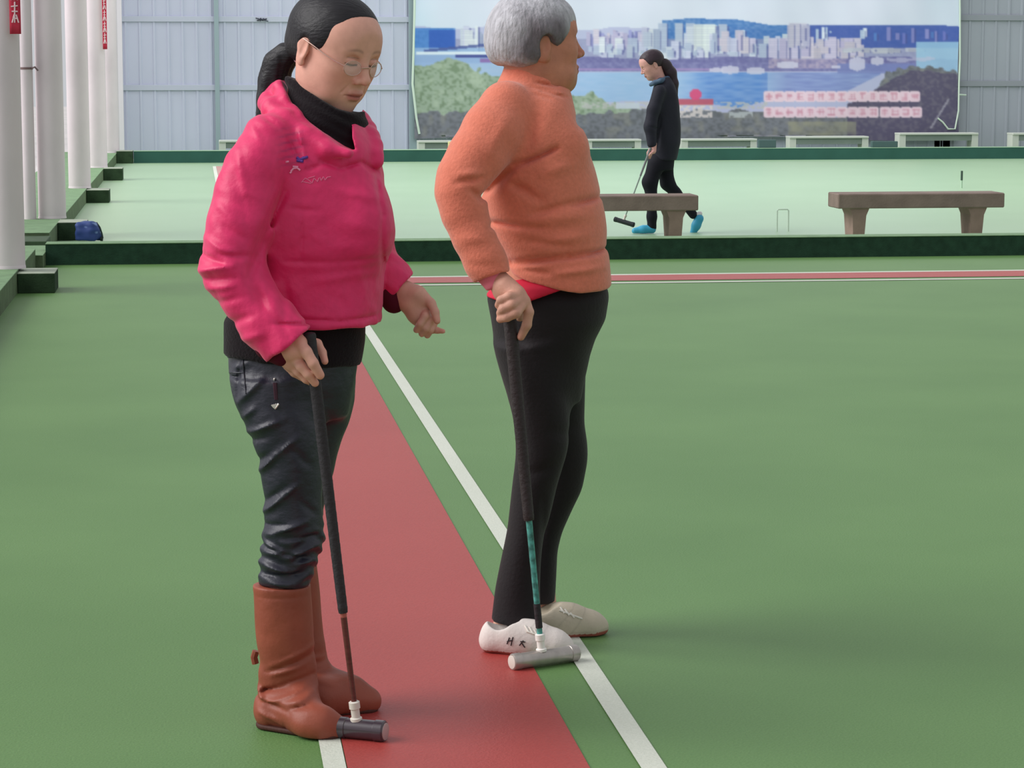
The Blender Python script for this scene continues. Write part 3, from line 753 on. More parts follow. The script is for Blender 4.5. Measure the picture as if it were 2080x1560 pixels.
def decal(fig, target, strokes, w, m, name, parent=None, lift=.0012):
    """thin raised strokes lying on the camera side of a garment"""
    T = target.data; bv = BVHTree.FromPolygons([v.co for v in T.vertices], [p.vertices for p in T.polygons])
    o = Vector((-fig.bx, -fig.D, CH)); b = MB()
    for s in strokes:
        pts = []
        for i in range(len(s) - 1):
            for t in np.linspace(0, 1, 6)[(1 if i else 0):]:
                px = s[i][0] + t * (s[i + 1][0] - s[i][0]); py = s[i][1] + t * (s[i + 1][1] - s[i][1])
                d = Vector(fig.L(px, py, 0)) - o; d.normalize(); h = bv.ray_cast(o, d)
                if h[0] is not None: pts.append(h[0] + h[1] * lift if h[1].dot(d) < 0 else h[0] - h[1] * lift)
        if len(pts) > 1: b.tube(pts, w, 6)
    if not b.V: return None
    return b.build(name, m, parent or target, smooth=True)

M_nail = mat('nail', (222, 176, 166), .35)
def fingers(v, fig, lst, k=.004):
    for f in lst: v.chain(fig.ch(f), k)

# ================================================================ PERSON IN THE PINK JACKET
w1 = Fig(5.35, 620, 'person', label='woman in a bright pink jacket, dark trousers and brown boots, looking down, holding a mallet', cat='person')
f1 = w1
# --- head
th, ph = math.radians(40), math.radians(18)
hv = HeadV(w1.L(677, 105, 0.0), rotm((math.cos(th) * math.cos(ph), -math.sin(th) * math.cos(ph), -math.sin(ph)), roll=math.radians(-3)), 1.03)
head_shape(hv.v)
nb = hv.local(w1.L(652, 250, .02)); hv.v.cone((-.02, 0, -.04), nb, .052, .056, .03)
sk = s2l((220, 162, 144)); lip = s2l((168, 84, 80)); brow = s2l((104, 78, 72)); lash = s2l((46, 32, 34))
head = headpiece(hv, 1, lambda V: skincol(hv, V, sk, lip, brow, lash))
# --- inner body
cv = bounds(w1, 400, 900, 200, 1520, -.25, .25, .011)
cv.loft(w1.st([(250, 590, 700, 0, .055), (300, 540, 745, 0, .08), (420, 540, 745, 0, .085), (560, 530, 735, 0, .085), (680, 480, 715, 0, .10), (790, 500, 700, 0, .09), (820, 520, 690, 0, .06)]), .03)
cv.chain(w1.ch([(535, 310, -.11, 28), (492, 460, -.165, 28), (478, 535, -.18, 28), (552, 675, -.21, 22)]), .03)
cv.chain(w1.ch([(720, 300, .10, 40), (735, 430, .15, 36), (752, 520, .12, 32), (812, 590, .08, 22)]), .03)
cv.chain(w1.ch([(565, 800, -.05, 50), (595, 1000, -.05, 40), (578, 1200, -.05, 40), (580, 1400, -.04, 30), (590, 1450, -.04, 24), (650, 1470, -.09, 18)]), .03)
cv.chain(w1.ch([(650, 800, .07, 42), (628, 950, .085, 26), (618, 1200, .085, 20), (630, 1370, .085, 20), (700, 1425, .1, 14)]), .03)
V, F = cv.net(); core = (V, F, np.tile(sk, (len(V), 1)))
# --- right hand on the grip
hvv = bounds(w1, 520, 690, 650, 800, -.34, -.12, .0022)
hvv.chain(w1.ch([(552, 700, -.215, 23), (574, 708, -.22, 22), (590, 712, -.228, 24)]), .012)
hvv.chain(w1.ch([(574, 700, -.222, 17), (600, 690, -.232, 14), (612, 695, -.238, 12)]), .012)
hvv.chain(w1.ch([(572, 724, -.215, 16), (592, 738, -.218, 13), (605, 742, -.222, 10)]), .014)
hvv.chain(w1.ch([(596, 712, -.236, 16), (612, 716, -.24, 13)]), .012)
fingers(hvv, w1, [
    [(604, 692, -.240, 12.5), (622, 715, -.254, 11.5), (636, 738, -.258, 10.5), (650, 762, -.250, 9)],
    [(598, 726, -.228, 12), (612, 744, -.244, 10.5), (626, 760, -.246, 9.5), (640, 778, -.236, 8)],
    [(592, 738, -.216, 11), (606, 754, -.224, 9.5), (622, 770, -.222, 8.5), (634, 778, -.212, 7)],
    [(584, 742, -.206, 10), (598, 757, -.206, 8.5), (616, 768, -.198, 7.5)],
    [(596, 692, -.205, 12), (622, 690, -.185, 11), (645, 698, -.178, 9), (655, 716, -.186, 8), (660, 734, -.200, 7)]])
V, F = hvv.net(); V = relax(V, F, 1)
def handcol(fig, base, tips):
    def f(V):
        C = np.tile(base, (len(V), 1)); n = wave(5, 8, 60, 200)(V[:, 0], V[:, 1], V[:, 2])
        C = C * (1 + .05 * n[:, None])
        for t in tips:
            q = fig.L(*t[:3]); d = np.linalg.norm(V - q, axis=1); k = np.exp(-(d / .011) ** 2)[:, None] * .5; C = C * (1 - k) + (base * np.array((1.08, .78, .76))) * k
        return C
    return f
hand_r = (V, F, handcol(w1, sk * .98, [(650, 762, -.25), (640, 778, -.236), (612, 695, -.24), (660, 734, -.2)])(V))
# --- left hand, relaxed
hvv = bounds(w1, 780, 925, 545, 710, -.02, .20, .0022)
hvv.chain(w1.ch([(806, 590, .085, 24), (826, 602, .08, 25), (845, 618, .075, 26)]), .012)
hvv.chain(w1.ch([(826, 590, .07, 18), (848, 598, .06, 16), (866, 612, .055, 12)]), .014)
hvv.chain(w1.ch([(836, 618, .07, 22), (850, 640, .07, 20), (856, 652, .075, 14)]), .014)
fingers(hvv, w1, [
    [(862, 604, .055, 11), (876, 616, .045, 9.5), (884, 634, .035, 8.5), (888, 652, .030, 7)],
    [(868, 628, .065, 10), (864, 642, .040, 9), (854, 658, .035, 8), (846, 670, .045, 7)],
    [(874, 634, .075, 10), (874, 650, .048, 9), (865, 667, .040, 8), (857, 678, .050, 7)],
    [(872, 642, .088, 10), (880, 656, .060, 9), (874, 670, .050, 8), (868, 681, .058, 7)],
    [(862, 662, .085, 9), (876, 670, .070, 8), (888, 671, .062, 6.5), (900, 673, .055, 5)]], .0035)
V, F = hvv.net(); V = relax(V, F, 1)
hand_l = (V, F, handcol(w1, sk * .86, [(888, 652, .03), (898, 672, .055)])(V))
V, F, C = join([head, core, hand_r, hand_l], 'body')
body1 = mesh('body', V, F, M_skin1, w1.root, True, cols=C)
# --- hair
M_hair1 = mat('hair_black', (22, 18, 24), .5, spec=.35, bump=(30, .25, (.6, 6, 6)), noise=(20, .3, (.6, 5, 5)))
hh = HeadV(hv.o, hv.M, hv.s, .0026)
hh.v.ell((-.020, 0, .036), (.100, .0835, .088), .01); hh.v.ell((.024, 0, .052), (.062, .066, .057), .03)
for s in (-1, 1): hh.v.ell((.000, s * .050, .030), (.050, .034, .040), .02)
hh.v.ell((-.085, 0, -.012), (.030, .045, .035), .03)
hair_cut(hh, [-.13, -.09, -.05, -.028, -.012, .010, .024, .036, .044, .052, .060, .075, .1], [-.070, -.070, -.062, -.045, .004, .012, .006, .012, .028, .056, .086, .102, .12])
hairobj(w1, hh, 'hair', M_hair1)
pv = bounds(w1, 500, 640, 70, 300, -.06, .20, .0035)
pv.chain(w1.ch([(604, 104, .065, 15), (582, 112, .085, 22), (564, 132, .095, 27), (556, 165, .10, 28), (548, 205, .10, 24), (538, 238, .10, 15), (530, 258, .10, 5)]), .02)
pv.disp(lambda X, Y, Z: .0012 * np.sin(Y * 420 + X * 300 + 3 * np.sin(Z * 9)))
w1.obj(pv, 'ponytail', M_hair1, 1)
MB().tube([w1.L(603, 92, .035), w1.L(598, 104, .035), w1.L(599, 116, .04), w1.L(602, 124, .045)], .0045, 8).build('hair_clip', mat('clip', (196, 196, 204), .25, metal=.6), w1.root, smooth=True)
# --- turtleneck
M_knit = mat('black_knit', (22, 15, 20), .9, spec=.15, bump=(180, .3), sheen=.1)
tv = bounds(w1, 540, 780, 130, 420, -.16, .16, .004)
tv.chain(w1.ch([(640, 150, .02, 62), (662, 205, .01, 66), (660, 260, .0, 84), (650, 330, 0, 112)]), .02)
carve(w1, tv, [(520, 145), (570, 147), (606, 163), (632, 185), (658, 203), (688, 221), (712, 227), (740, 226), (790, 210), (790, 60), (520, 60)], -.2, .2)
tv.disp(lambda X, Y, Z: .0016 * np.sin(260 * (Z + .5 * X)) * (Z > w1.L(650, 330, 0)[2]))
w1.obj(tv, 'turtleneck', M_knit, 1)
# --- jacket
jv = bounds(w1, 380, 880, 120, 780, -.36, .30, .0042)
jv.loft(w1.st([(228, 560, 720, 0, .085), (262, 512, 752, 0, .12), (300, 496, 772, 0, .145), (350, 490, 779, 0, .15), (400, 485, 783, -.005, .155), (450, 480, 797, -.01, .155), (500, 478, 797, -.01, .15), (550, 474, 787, 0, .145), (600, 470, 781, 0, .145), (640, 468, 779, 0, .148), (657, 467, 779, 0, .148)]), .02, n=2.3, capk=.006)
jv.ell(w1.L(735, 450, -.08), (.062, .065, .085), .05)
jv.chain(w1.ch([(548, 292, -.10, 62), (520, 340, -.135, 60), (502, 400, -.15, 62), (488, 460, -.165, 64), (474, 520, -.175, 61), (472, 545, -.18, 59), (496, 590, -.19, 57), (545, 655, -.205, 55), (592, 703, -.22, 55), (630, 750, -.23, 54)]), .022)
jv.chain(w1.ch([(720, 320, .10, 60), (735, 430, .15, 54), (752, 515, .13, 50), (790, 560, .10, 44), (830, 600, .08, 38)]), .02)
# collar
jv.chain(w1.ch([(560, 192, .09, 22), (548, 210, .04, 22), (556, 222, -.04, 24), (580, 246, -.085, 24), (620, 276, -.115, 22), (664, 304, -.135, 20), (706, 312, -.145, 13)]), .012)
jv.chain(w1.ch([(566, 182, .07, 16), (570, 180, .01, 16), (583, 204, -.05, 15), (612, 242, -.085, 13), (655, 278, -.115, 12), (706, 305, -.14, 8)]), .012)
jv.chain(w1.ch([(566, 182, .07, 18), (620, 190, .12, 22), (690, 212, .11, 24), (728, 246, .05, 20), (748, 280, -.01, 24), (760, 312, -.05, 18)]), .012)
jv.chain(w1.ch([(736, 228, .07, 9), (752, 262, .02, 14), (764, 296, -.03, 14), (768, 330, -.06, 12)]), .012)
carve(w1, jv, [(545, 110), (566, 146), (574, 160), (588, 196), (614, 236), (655, 270), (690, 290), (714, 305), (708, 282), (706, 254), (722, 240), (724, 222), (730, 205), (740, 110)], -.4, .055, .004)
carve(w1, jv, [(545, 110), (575, 168), (600, 205), (680, 235), (728, 228), (745, 110)], -.4, .4, .004)
# cuffs
carve(w1, jv, [(530, 750, -.22), (545, 737, -.22), (640, 660, -.22), (720, 660, -.22), (720, 860, -.22), (530, 860, -.22)], -.4, -.158, .003)
carve(w1, jv, [(835, 562, .09), (812, 588, .09), (782, 618, .09), (786, 660, .09), (920, 700, .09), (920, 520, .09)], .0, .35, .003)
cj = w1.crease([
    ((590, 385, 568, 430), 9, .006), ((568, 430, 548, 480), 10, .008), ((548, 480, 530, 545), 10, .008), ((530, 545, 560, 600), 9, .007), ((560, 600, 612, 655), 7, .004),
    ((438, 470, 500, 500), 7, -.005), ((428, 500, 492, 520), 6, .005), ((420, 535, 500, 520), 6, -.006), ((430, 550, 505, 545), 6, .005), ((470, 500, 530, 505), 6, .005), ((440, 570, 500, 560), 6, -.004), ((455, 598, 520, 580), 6, .003),
    ((460, 400, 510, 440), 8, -.003), ((480, 640, 540, 615), 7, .003), ((505, 670, 560, 650), 7, -.003), ((470, 440, 520, 470), 7, .003), ((500, 300, 520, 380), 9, -.004),
    ((575, 632, 700, 640), 3.5, .005), ((700, 640, 780, 634), 3.5, .005), ((628, 425, 622, 520), 4, .0035), ((600, 415, 660, 420), 5, .003), ((590, 520, 690, 522), 5, .003), ((690, 522, 790, 515), 5, .003),
    ((640, 560, 780, 545), 9, -.003), ((590, 560, 600, 620), 8, .003), ((700, 380, 780, 400), 9, -.003), ((662, 322, 700, 338), 4, .006), ((700, 338, 740, 326), 4, .006), ((740, 326, 768, 345), 4, .005), ((617, 262, 628, 300), 4, -.004), ((628, 300, 632, 340), 4, -.004), ((632, 340, 662, 330), 4, .004),
    ((768, 350, 784, 430), 4, .004), ((784, 430, 778, 640), 4, .004), ((545, 232, 590, 262), 5, .004), ((590, 262, 618, 320), 4, .004), ((520, 250, 545, 275), 6, -.003)], 1.5)
wv = wave(3, 10, 25, 70); wr = wave(13, 5, 28, 60); wr2 = wave(14, 5, 40, 90)
jv.disp(lambda X, Y, Z: cj(X, Y, Z) + .0016 * wv(X, Y * .6, Z) + (.0045 - .0045 * np.clip(np.abs(wr(X * .8, Y * .5, Z * 1.3)) * 1.1, 0, 1)) * .8 + .0018 * np.abs(wr2(X, Y, Z)))
PK = s2l((222, 36, 100))
def jcol(V):
    C = np.tile(PK, (len(V), 1)); px, py = to_px(w1, V); n = wave(9, 10, 200, 500)(V[:, 0], V[:, 1], V[:, 2])
    near = V[:, 1] < 0
    k = np.exp(-(((px - 592) / 26) ** 4)) * np.exp(-(((py - 300) / 42) ** 4)) * near
    st = np.clip(np.sin((py + .25 * (px - 590)) * .42), 0, 1)
    C = C * (1 - (.45 * k * st)[:, None]) + s2l((104, 40, 92)) * (.45 * k * st)[:, None]
    return C * (1 + .03 * n[:, None])
M_jack = mat('jacket_nylon', (0, 0, 0), .5, spec=.4, attr='Col', bump=(16, .55), sheen=.15)
jacket = w1.obj(jv, 'jacket', M_jack, 1, cols=jcol)
M_pk = mat('jacket_print_pale', (240, 150, 186), .6); M_bl = mat('jacket_print_blue', (92, 52, 140), .6); M_pk2 = mat('jacket_print_logo', (226, 110, 150), .6)
decal(w1, jacket, [[(590, 348), (596, 342), (604, 341), (610, 346)], [(588, 352), (592, 348)], [(594, 338), (606, 339)], [(580, 329), (585, 328)]], .0021, M_pk, 'arm_print')
decal(w1, jacket, [[(602, 320), (610, 325)], [(606, 328), (618, 320)], [(612, 324), (624, 319)], [(602, 326), (616, 328)]], .0032, M_bl, 'blue_patch')
decal(w1, jacket, [[(612, 371), (620, 362), (626, 365), (634, 372), (638, 362), (645, 369), (648, 361)], [(614, 369), (632, 373)], [(650, 360), (652, 367), (657, 359), (660, 366), (665, 360), (672, 359)], [(626, 362), (640, 358)]], .0010, M_pk2, 'chest_logo', lift=.0003)
# dark knit wrist cuffs
M_cuff = mat('cuff_dark', (78, 10, 32), .85, spec=.2)
cu = bounds(w1, 520, 600, 660, 770, -.34, -.1, .0035); cu.cone(w1.L(548, 700, -.215), w1.L(572, 716, -.22), .034, .029, .01)
w1.obj(cu, 'sleeve_cuff', M_cuff, 1)
cu = bounds(w1, 770, 850, 550, 670, -.04, .2, .0035); cu.cone(w1.L(788, 590, .085), w1.L(800, 612, .082), .034, .027, .01); cu.cone(w1.L(800, 600, .085), w1.L(820, 594, .082), .028, .025, .01)
w1.obj(cu, 'sleeve_cuff', M_cuff, 1)
# --- black shirt under the jacket
sv = bounds(w1, 430, 770, 590, 770, -.2, .2, .005)
sv.loft(w1.st([(600, 485, 740, 0, .12), (650, 456, 741, 0, .125), (690, 457, 740, 0, .125), (720, 457, 736, 0, .125), (760, 460, 730, 0, .12)]), .01, n=2.3)
w1.cutline(sv, (450, 717, 0), (745, 742, 0), -1, .004)
sv.disp(lambda X, Y, Z: .0015 * np.sin(60 * X + 18 * Z))
w1.obj(sv, 'shirt', M_knit, 1)
# --- trousers
tr = bounds(w1, 440, 760, 680, 1200, -.22, .24, .0042)
tr.loft(w1.st([(690, 464, 732, 0, .115), (740, 465, 724, 0, .118), (780, 474, 720, 0, .115), (820, 484, 712, 0, .10), (850, 500, 704, 0, .07)]), .02, n=2.2)
tr.loft(w1.st([(770, 473, 640, -.05, .08), (800, 476, 642, -.055, .082), (840, 489, 648, -.06, .083), (890, 511, 653, -.06, .08), (932, 528, 654, -.06, .077), (967, 531, 654, -.06, .074), (1005, 538, 654, -.055, .07), (1055, 536, 657, -.055, .07), (1094, 534, 658, -.05, .068), (1140, 528, 644, -.05, .064), (1187, 524, 631, -.05, .060)]), .03, capk=.004)
tr.loft(w1.st([(770, 590, 721, .06, .08), (813, 596, 718, .07, .08), (860, 600, 707, .08, .078), (890, 602, 695, .08, .074), (930, 598, 683, .085, .07), (963, 596, 677, .085, .066), (1000, 592, 664, .085, .062), (1055, 588, 654, .085, .06), (1110, 584, 646, .085, .055), (1165, 588, 640, .085, .05)]), .02, capk=.004)
ct = w1.crease([((492, 806, 542, 758), 6, -.007), ((478, 742, 520, 722), 6, -.005), ((470, 756, 492, 748), 5, -.003), ((500, 838, 530, 812), 5, -.006), ((506, 868, 590, 832), 5, -.008), ((508, 884, 560, 868), 5, .005), ((529, 948, 573, 905), 5, -.008), ((573, 905, 616, 870), 5, -.006),
    ((530, 925, 560, 900), 5, .004), ((536, 1030, 585, 990), 5, -.009), ((585, 990, 620, 962), 5, -.006), ((545, 1005, 590, 968), 5, .005), ((552, 1069, 632, 1040), 5, -.008), ((540, 1050, 590, 1045), 4, .006), ((535, 1080, 582, 1098), 5, -.009), ((580, 1075, 655, 1070), 4, .007),
    ((532, 1108, 600, 1100), 5, -.007), ((600, 1110, 655, 1090), 5, -.007), ((535, 1092, 650, 1120), 4, .007), ((530, 1128, 590, 1140), 5, -.007), ((545, 1150, 630, 1145), 4, .006), ((590, 1128, 645, 1122), 4, -.006), ((540, 1165, 620, 1168), 4, -.004), ((495, 720, 492, 800), 3, .004), ((462, 757, 494, 757), 3, .004),
    ((600, 890, 640, 930), 7, .004), ((560, 800, 600, 850), 7, .003), ((620, 1000, 650, 1030), 6, .004)], 1.15)
wv2 = wave(21, 10, 30, 90)
def hemw(Z):
    z1 = w1.L(600, 1040, 0)[2]; z0 = w1.L(600, 1175, 0)[2]; return np.clip((z1 - Z) / .05, 0, 1) * np.clip((Z - z0) / .02, 0, 1)
tr.disp(lambda X, Y, Z: ct(X, Y, Z) + .0014 * wv2(X, Y, Z) + .0035 * hemw(Z) * np.sin(185 * Z + 26 * X + 3 * np.sin(40 * X + 30 * Y)))
M_satin = mat('satin_navy', (33, 33, 48), .48, spec=.55, bump=(34, .3, (1, 1, 1.6)))
trou = w1.obj(tr, 'trousers', M_satin, 2)
M_stud = mat('stud', (226, 220, 214), .25, metal=.3)
decal(w1, trou, [[(556, 771), (558.5, 771.5)]], .0035, M_stud, 'stud')
decal(w1, trou, [[(552, 822), (559, 830), (566, 820)], [(556, 821), (559, 827), (562, 820)]], .0022, M_stud, 'zip_pull')
decal(w1, trou, [[(557, 778), (560, 812)], [(560, 778), (562, 812)]], .0030, mat('tab_plum', (58, 24, 40), .7), 'fabric_tab')
decal(w1, trou, [[(464, 726), (494, 726)], [(467, 757), (495, 757)], [(494, 724), (496, 760), (500, 800)]], .0014, M_satin, 'pocket_seam')
# --- boots
M_boot = mat('boot_leather', (146, 74, 56), .5, spec=.35, noise=(9, .16), bump=(30, .25)); M_sole = mat('boot_sole', (72, 36, 28), .7)
def boot(rows, foot, cr, name='boot', wz=(1300, 1400)):
    b = bounds(w1, 480, 800, 1120, 1530, -.24, .22, .0038)
    b.loft(w1.st(rows), .02, n=2.1, capk=.003)
    for p in foot: b.cone(*p, k=.028)
    b.cut((0, 0, -1), (0, 0, .004), .005)
    c = w1.crease(cr); wb = wave(31, 8, 40, 110); z1 = w1.L(600, wz[0], 0)[2]; z0 = w1.L(600, wz[1], 0)[2]
    b.disp(lambda X, Y, Z: c(X, Y, Z) + .0022 * wb(X, Y, Z * 1.8) * np.clip((z1 - Z) / .05, 0, 1) * np.clip((Z - z0 + .03) / .04, 0, 1) + .0008 * wb(X, Y, Z))
    o = w1.obj(b, name, M_boot, 1)
    return o
ga = G(w1, 552, 1486); gb = G(w1, 676, 1506)
print('near foot', ga, gb, 'far', G(w1, 600, 1462), G(w1, 752, 1456))
yn = .035
up = lambda g, dx, dy, z: (g[0] + dx, g[1] + dy, z)
bt = boot([(1186, 513, 631, -.05, .062), (1247, 517, 634, -.05, .062), (1303, 522, 638, -.05, .060), (1346, 528, 641, -.05, .056), (1385, 528, 646, -.05, .050), (1415, 525, 646, -.045, .044), (1445, 523, 630, -.04, .040), (1475, 524, 615, -.04, .038)],
     [(up(ga, -.002, yn, .036), up(ga, .05, yn - .004, .038), .040, .042), (up(ga, .05, yn - .004, .038), up(gb, -.03, yn, .028), .042, .034), (up(ga, .03, yn - .004, .062), up(gb, -.045, yn, .034), .040, .032), (up(gb, -.02, yn, .026), up(gb, .006, yn - .002, .020), .034, .026), (w1.L(592, 1405, -.045), up(gb, -.06, yn, .034), .046, .030)],
     [((528, 1376, 545, 1400), 6, -.007), ((545, 1400, 590, 1392), 6, -.006), ((535, 1420, 580, 1432), 4, -.004), ((540, 1428, 590, 1478), 3, .003), ((590, 1436, 592, 1478), 3, .003), ((600, 1330, 640, 1310), 6, .005), ((560, 1350, 620, 1330), 6, -.006), ((570, 1372, 640, 1352), 6, .006), ((545, 1380, 600, 1372), 5, .006), ((590, 1396, 645, 1378), 6, -.006), ((520, 1194, 632, 1194), 2.5, .002), ((560, 1330, 640, 1296), 4, -.004), ((548, 1345, 610, 1325), 4, .005), ((532, 1388, 560, 1378), 3, .006), ((530, 1398, 600, 1410), 4, .006), ((556, 1398, 625, 1372), 3, -.005), ((600, 1404, 640, 1394), 3, .005), ((545, 1426, 588, 1442), 2.5, -.003)])
ga2 = G(w1, 612, 1462); gb2 = G(w1, 750, 1453)
bt2 = boot([(1142, 574, 643, .085, .052), (1205, 578, 649, .085, .054), (1303, 583, 658, .085, .054), (1346, 588, 664, .085, .050), (1385, 592, 678, .085, .046), (1420, 592, 686, .085, .042), (1440, 592, 680, .085, .04)],
     [(up(ga2, .0, yn, .034), up(ga2, .05, yn, .036), .034, .038), (up(ga2, .03, yn, .06), up(gb2, -.05, yn, .036), .036, .032), (up(ga2, .05, yn, .04), up(gb2, -.03, yn, .028), .040, .034), (up(gb2, -.03, yn, .028), up(gb2, -.002, yn, .024), .036, .028), (w1.L(635, 1375, .085), up(gb2, -.05, yn, .04), .044, .034)],
     [((600, 1340, 665, 1350), 5, -.006), ((640, 1380, 690, 1392), 5, -.005), ((600, 1372, 670, 1372), 5, .006)])
for o_, (g0, g1), w_ in ((bt, (ga, gb), .034), (bt2, (ga2, gb2), .032)):
    s = Vol((-.2, -.25, -.01), (.35, .25, .03), .0035); s.cone(up(g0, 0, yn, .008), up(g1, -.012, yn - .002, .008), .038, .031, .01, sq=(1, 1, 1)); s.cut((0, 0, 1), (0, 0, .013), .002); s.cut((0, 0, -1), (0, 0, .001), .002)
    w1.obj(s, 'sole', M_sole, 1, parent=o_)
MB().tube([w1.L(520, 1322, .08), w1.L(516, 1335, .08), w1.L(519, 1348, .08)], .008, 8).build('boot_strap', M_boot, bt2, smooth=True)
# --- glasses
M_frame = mat('glasses_frame', (206, 170, 158), .25, metal=.7, spec=.6); M_lens = mat('glasses_lens', (235, 240, 245), .05, spec=.6); M_lens.node_tree.nodes['Principled BSDF'].inputs['Alpha'].default_value = .10
H = lambda x, y, z: Vector(hv.world(np.array([[x, y, z]]))[0])
gb_ = MB()
for s in (-1, 1):
    gb_.tube([H(-.012, s * .0855, .020), H(.02, s * .083, .014), H(.05, s * .0775, .006), H(.075, s * .070, .0), H(.0915, s * .058, -.004)], .0013, 8)
    ring = [H(.100 - .20 * max(0, abs(y) - .012) - .0, s * abs(y), z) for y, z in [(.035 + .022 * math.cos(q), -.007 + .0155 * math.sin(q)) for q in np.linspace(0, 2 * math.pi, 25)]]
    gb_.tube(ring, .0009, 6, cap=False)
gb_.tube([H(.1, -.013, -.004), H(.1065, 0, -.0005), H(.1, .013, -.004)], .0012, 8)
gl = gb_.build('glasses', M_frame, w1.root, smooth=True)
for s in (-1, 1):
    ring = [H(.100 - .20 * max(0, abs(y) - .012), s * y, z) for y, z in [(.035 + .0215 * math.cos(q), -.007 + .015 * math.sin(q)) for q in np.linspace(0, 2 * math.pi, 24, endpoint=False)]]
    n = (H(.11, 0, 0) - H(.1, 0, 0)).normalized() * .0012
    MB().add(ring + [r + n for r in ring], [tuple(range(24)), tuple(range(47, 23, -1))] + [(i, (i + 1) % 24, 24 + (i + 1) % 24, 24 + i) for i in range(24)]).build('lens', M_lens, gl)

# ================================================================ PERSON IN THE ORANGE SWEATER
w2 = Fig(6.08, 1110, 'person', label='grey-haired woman in orange sweater and black trousers, seen from the side with a mallet', cat='person')
th, ph = math.radians(-17), math.radians(-5)
hv = HeadV(w2.L(1094, 92, 0.0), rotm((math.cos(th) * math.cos(ph), -math.sin(th) * math.cos(ph), -math.sin(ph))), .99)
head_shape(hv.v, old=True)
nb = hv.local(w2.L(1075, 210, .0)); hv.v.cone((-.025, 0, -.03), nb, .062, .066, .04); hv.v.ell((.03, 0, -.09), (.04, .045, .03), .04)
sk2 = s2l((192, 128, 104))
def sc2(V):
    C = skincol(hv, V, sk2, s2l((150, 84, 74)), s2l((120, 96, 88)), s2l((66, 44, 42)))
    n = wave(15, 10, 40, 160)(V[:, 0], V[:, 1], V[:, 2]); return C * (1 + .07 * n[:, None])
head = headpiece(hv, 1, sc2)
cv = bounds(w2, 870, 1250, 180, 1340, -.3, .3, .011)
cv.loft(w2.st([(180, 1040, 1130, 0, .055), (230, 1000, 1140, 0, .10), (350, 1000, 1170, 0, .12), (480, 1030, 1190, 0, .12), (600, 1015, 1215, 0, .12), (680, 1030, 1180, 0, .10)]), .03)
cv.chain(w2.ch([(1020, 250, -.11, 30), (948, 372, -.2, 24), (958, 470, -.222, 22), (1004, 556, -.24, 20)]), .03)
cv.chain(w2.ch([(1090, 680, -.06, 52), (1098, 900, -.06, 38), (1052, 1240, -.06, 22), (1035, 1290, -.06, 22)]), .02)
cv.chain(w2.ch([(1136, 680, .1, 40), (1138, 920, .12, 30), (1110, 1060, .12, 18), (1098, 1200, .12, 16), (1106, 1235, .12, 16)]), .02)
V, F = cv.net(); core = (V, F, np.tile(sk2 * 1.1, (len(V), 1)))
# ankle in fine mesh
av = bounds(w2, 970, 1150, 1190, 1330, -.16, .2, .004); av.chain(w2.ch([(1040, 1220, -.06, 24), (1022, 1284, -.06, 25)]), .01); av.chain(w2.ch([(1108, 1190, .12, 20), (1112, 1240, .12, 20)]), .01)
V, F = av.net(); ank = (V, F, np.tile(s2l((206, 160, 138)), (len(V), 1)))
hvv = bounds(w2, 960, 1110, 530, 710, -.42, -.14, .0023)
hvv.chain(w2.ch([(1000, 552, -.235, 20), (1016, 574, -.25, 20), (1032, 590, -.262, 23)]), .012)
hvv.chain(w2.ch([(1026, 584, -.27, 20), (1048, 600, -.285, 18), (1062, 612, -.29, 14)]), .014)
hvv.chain(w2.ch([(1022, 596, -.25, 18), (1034, 608, -.262, 18)]), .014)
fingers(hvv, w2, [
    [(1050, 600, -.30, 11), (1034, 603, -.318, 10), (1018, 610, -.315, 9), (1013, 620, -.295, 8)],
    [(1054, 610, -.302, 11), (1040, 619, -.325, 10), (1022, 628, -.322, 9), (1016, 636, -.30, 8)],
    [(1060, 618, -.30, 11), (1048, 636, -.325, 10), (1030, 644, -.322, 9), (1016, 648, -.302, 8)],
    [(1066, 612, -.285, 11.5), (1074, 634, -.29, 10), (1070, 660, -.288, 9.5), (1058, 684, -.280, 8)],
    [(1052, 604, -.255, 12), (1062, 622, -.235, 10), (1056, 644, -.235, 9)]])
cvw = w2.crease([((1048, 604, 1020, 613), 2.0, .003)]); V, F = hvv.net(); V = relax(V, F, 1)
hand = (V, F, handcol(w2, s2l((204, 152, 132)), [(1058, 684, -.28), (1013, 618, -.3), (1016, 636, -.3), (1016, 648, -.3)])(V))
V, F, C = join([head, core, ank, hand], 'body')
mesh('body', V, F, M_skin2, w2.root, True, cols=C)
# hair
M_hair2 = mat('hair_grey', (0, 0, 0), .6, spec=.35, attr='Col', bump=(34, .6, (2.5, 2.5, 1)), noise=(36, .22, (2.5, 2.5, .8)))
hh = HeadV(hv.o, hv.M, hv.s, .0028)
hh.v.ell((-.024, 0, .034), (.108, .094, .100), .01); hh.v.ell((.030, 0, .056), (.066, .070, .060), .03); hh.v.ell((-.060, 0, -.004), (.062, .070, .056), .04)
for s in (-1, 1): hh.v.ell((.006, s * .062, .034), (.046, .030, .040), .02); hh.v.ell((-.050, s * .055, -.010), (.040, .034, .040), .02)
hair_cut(hh, [-.14, -.10, -.06, -.03, -.018, -.010, .012, .024, .036, .046, .060, .070, .080, .1], [-.030, -.042, -.046, -.040, -.032, .0, .000, -.008, .000, .012, .024, .034, .038, .038], k=.008, er=(.019, .022, .031))
wh = wave(41, 10, 60, 160)
hh.v.disp(lambda X, Y, Z: .0016 * wh(X, Y, Z * .4) + .0005 * np.sin(np.arctan2(Y, X + .03) * 70 + 4 * np.sin(Z * 40 + X * 30)))
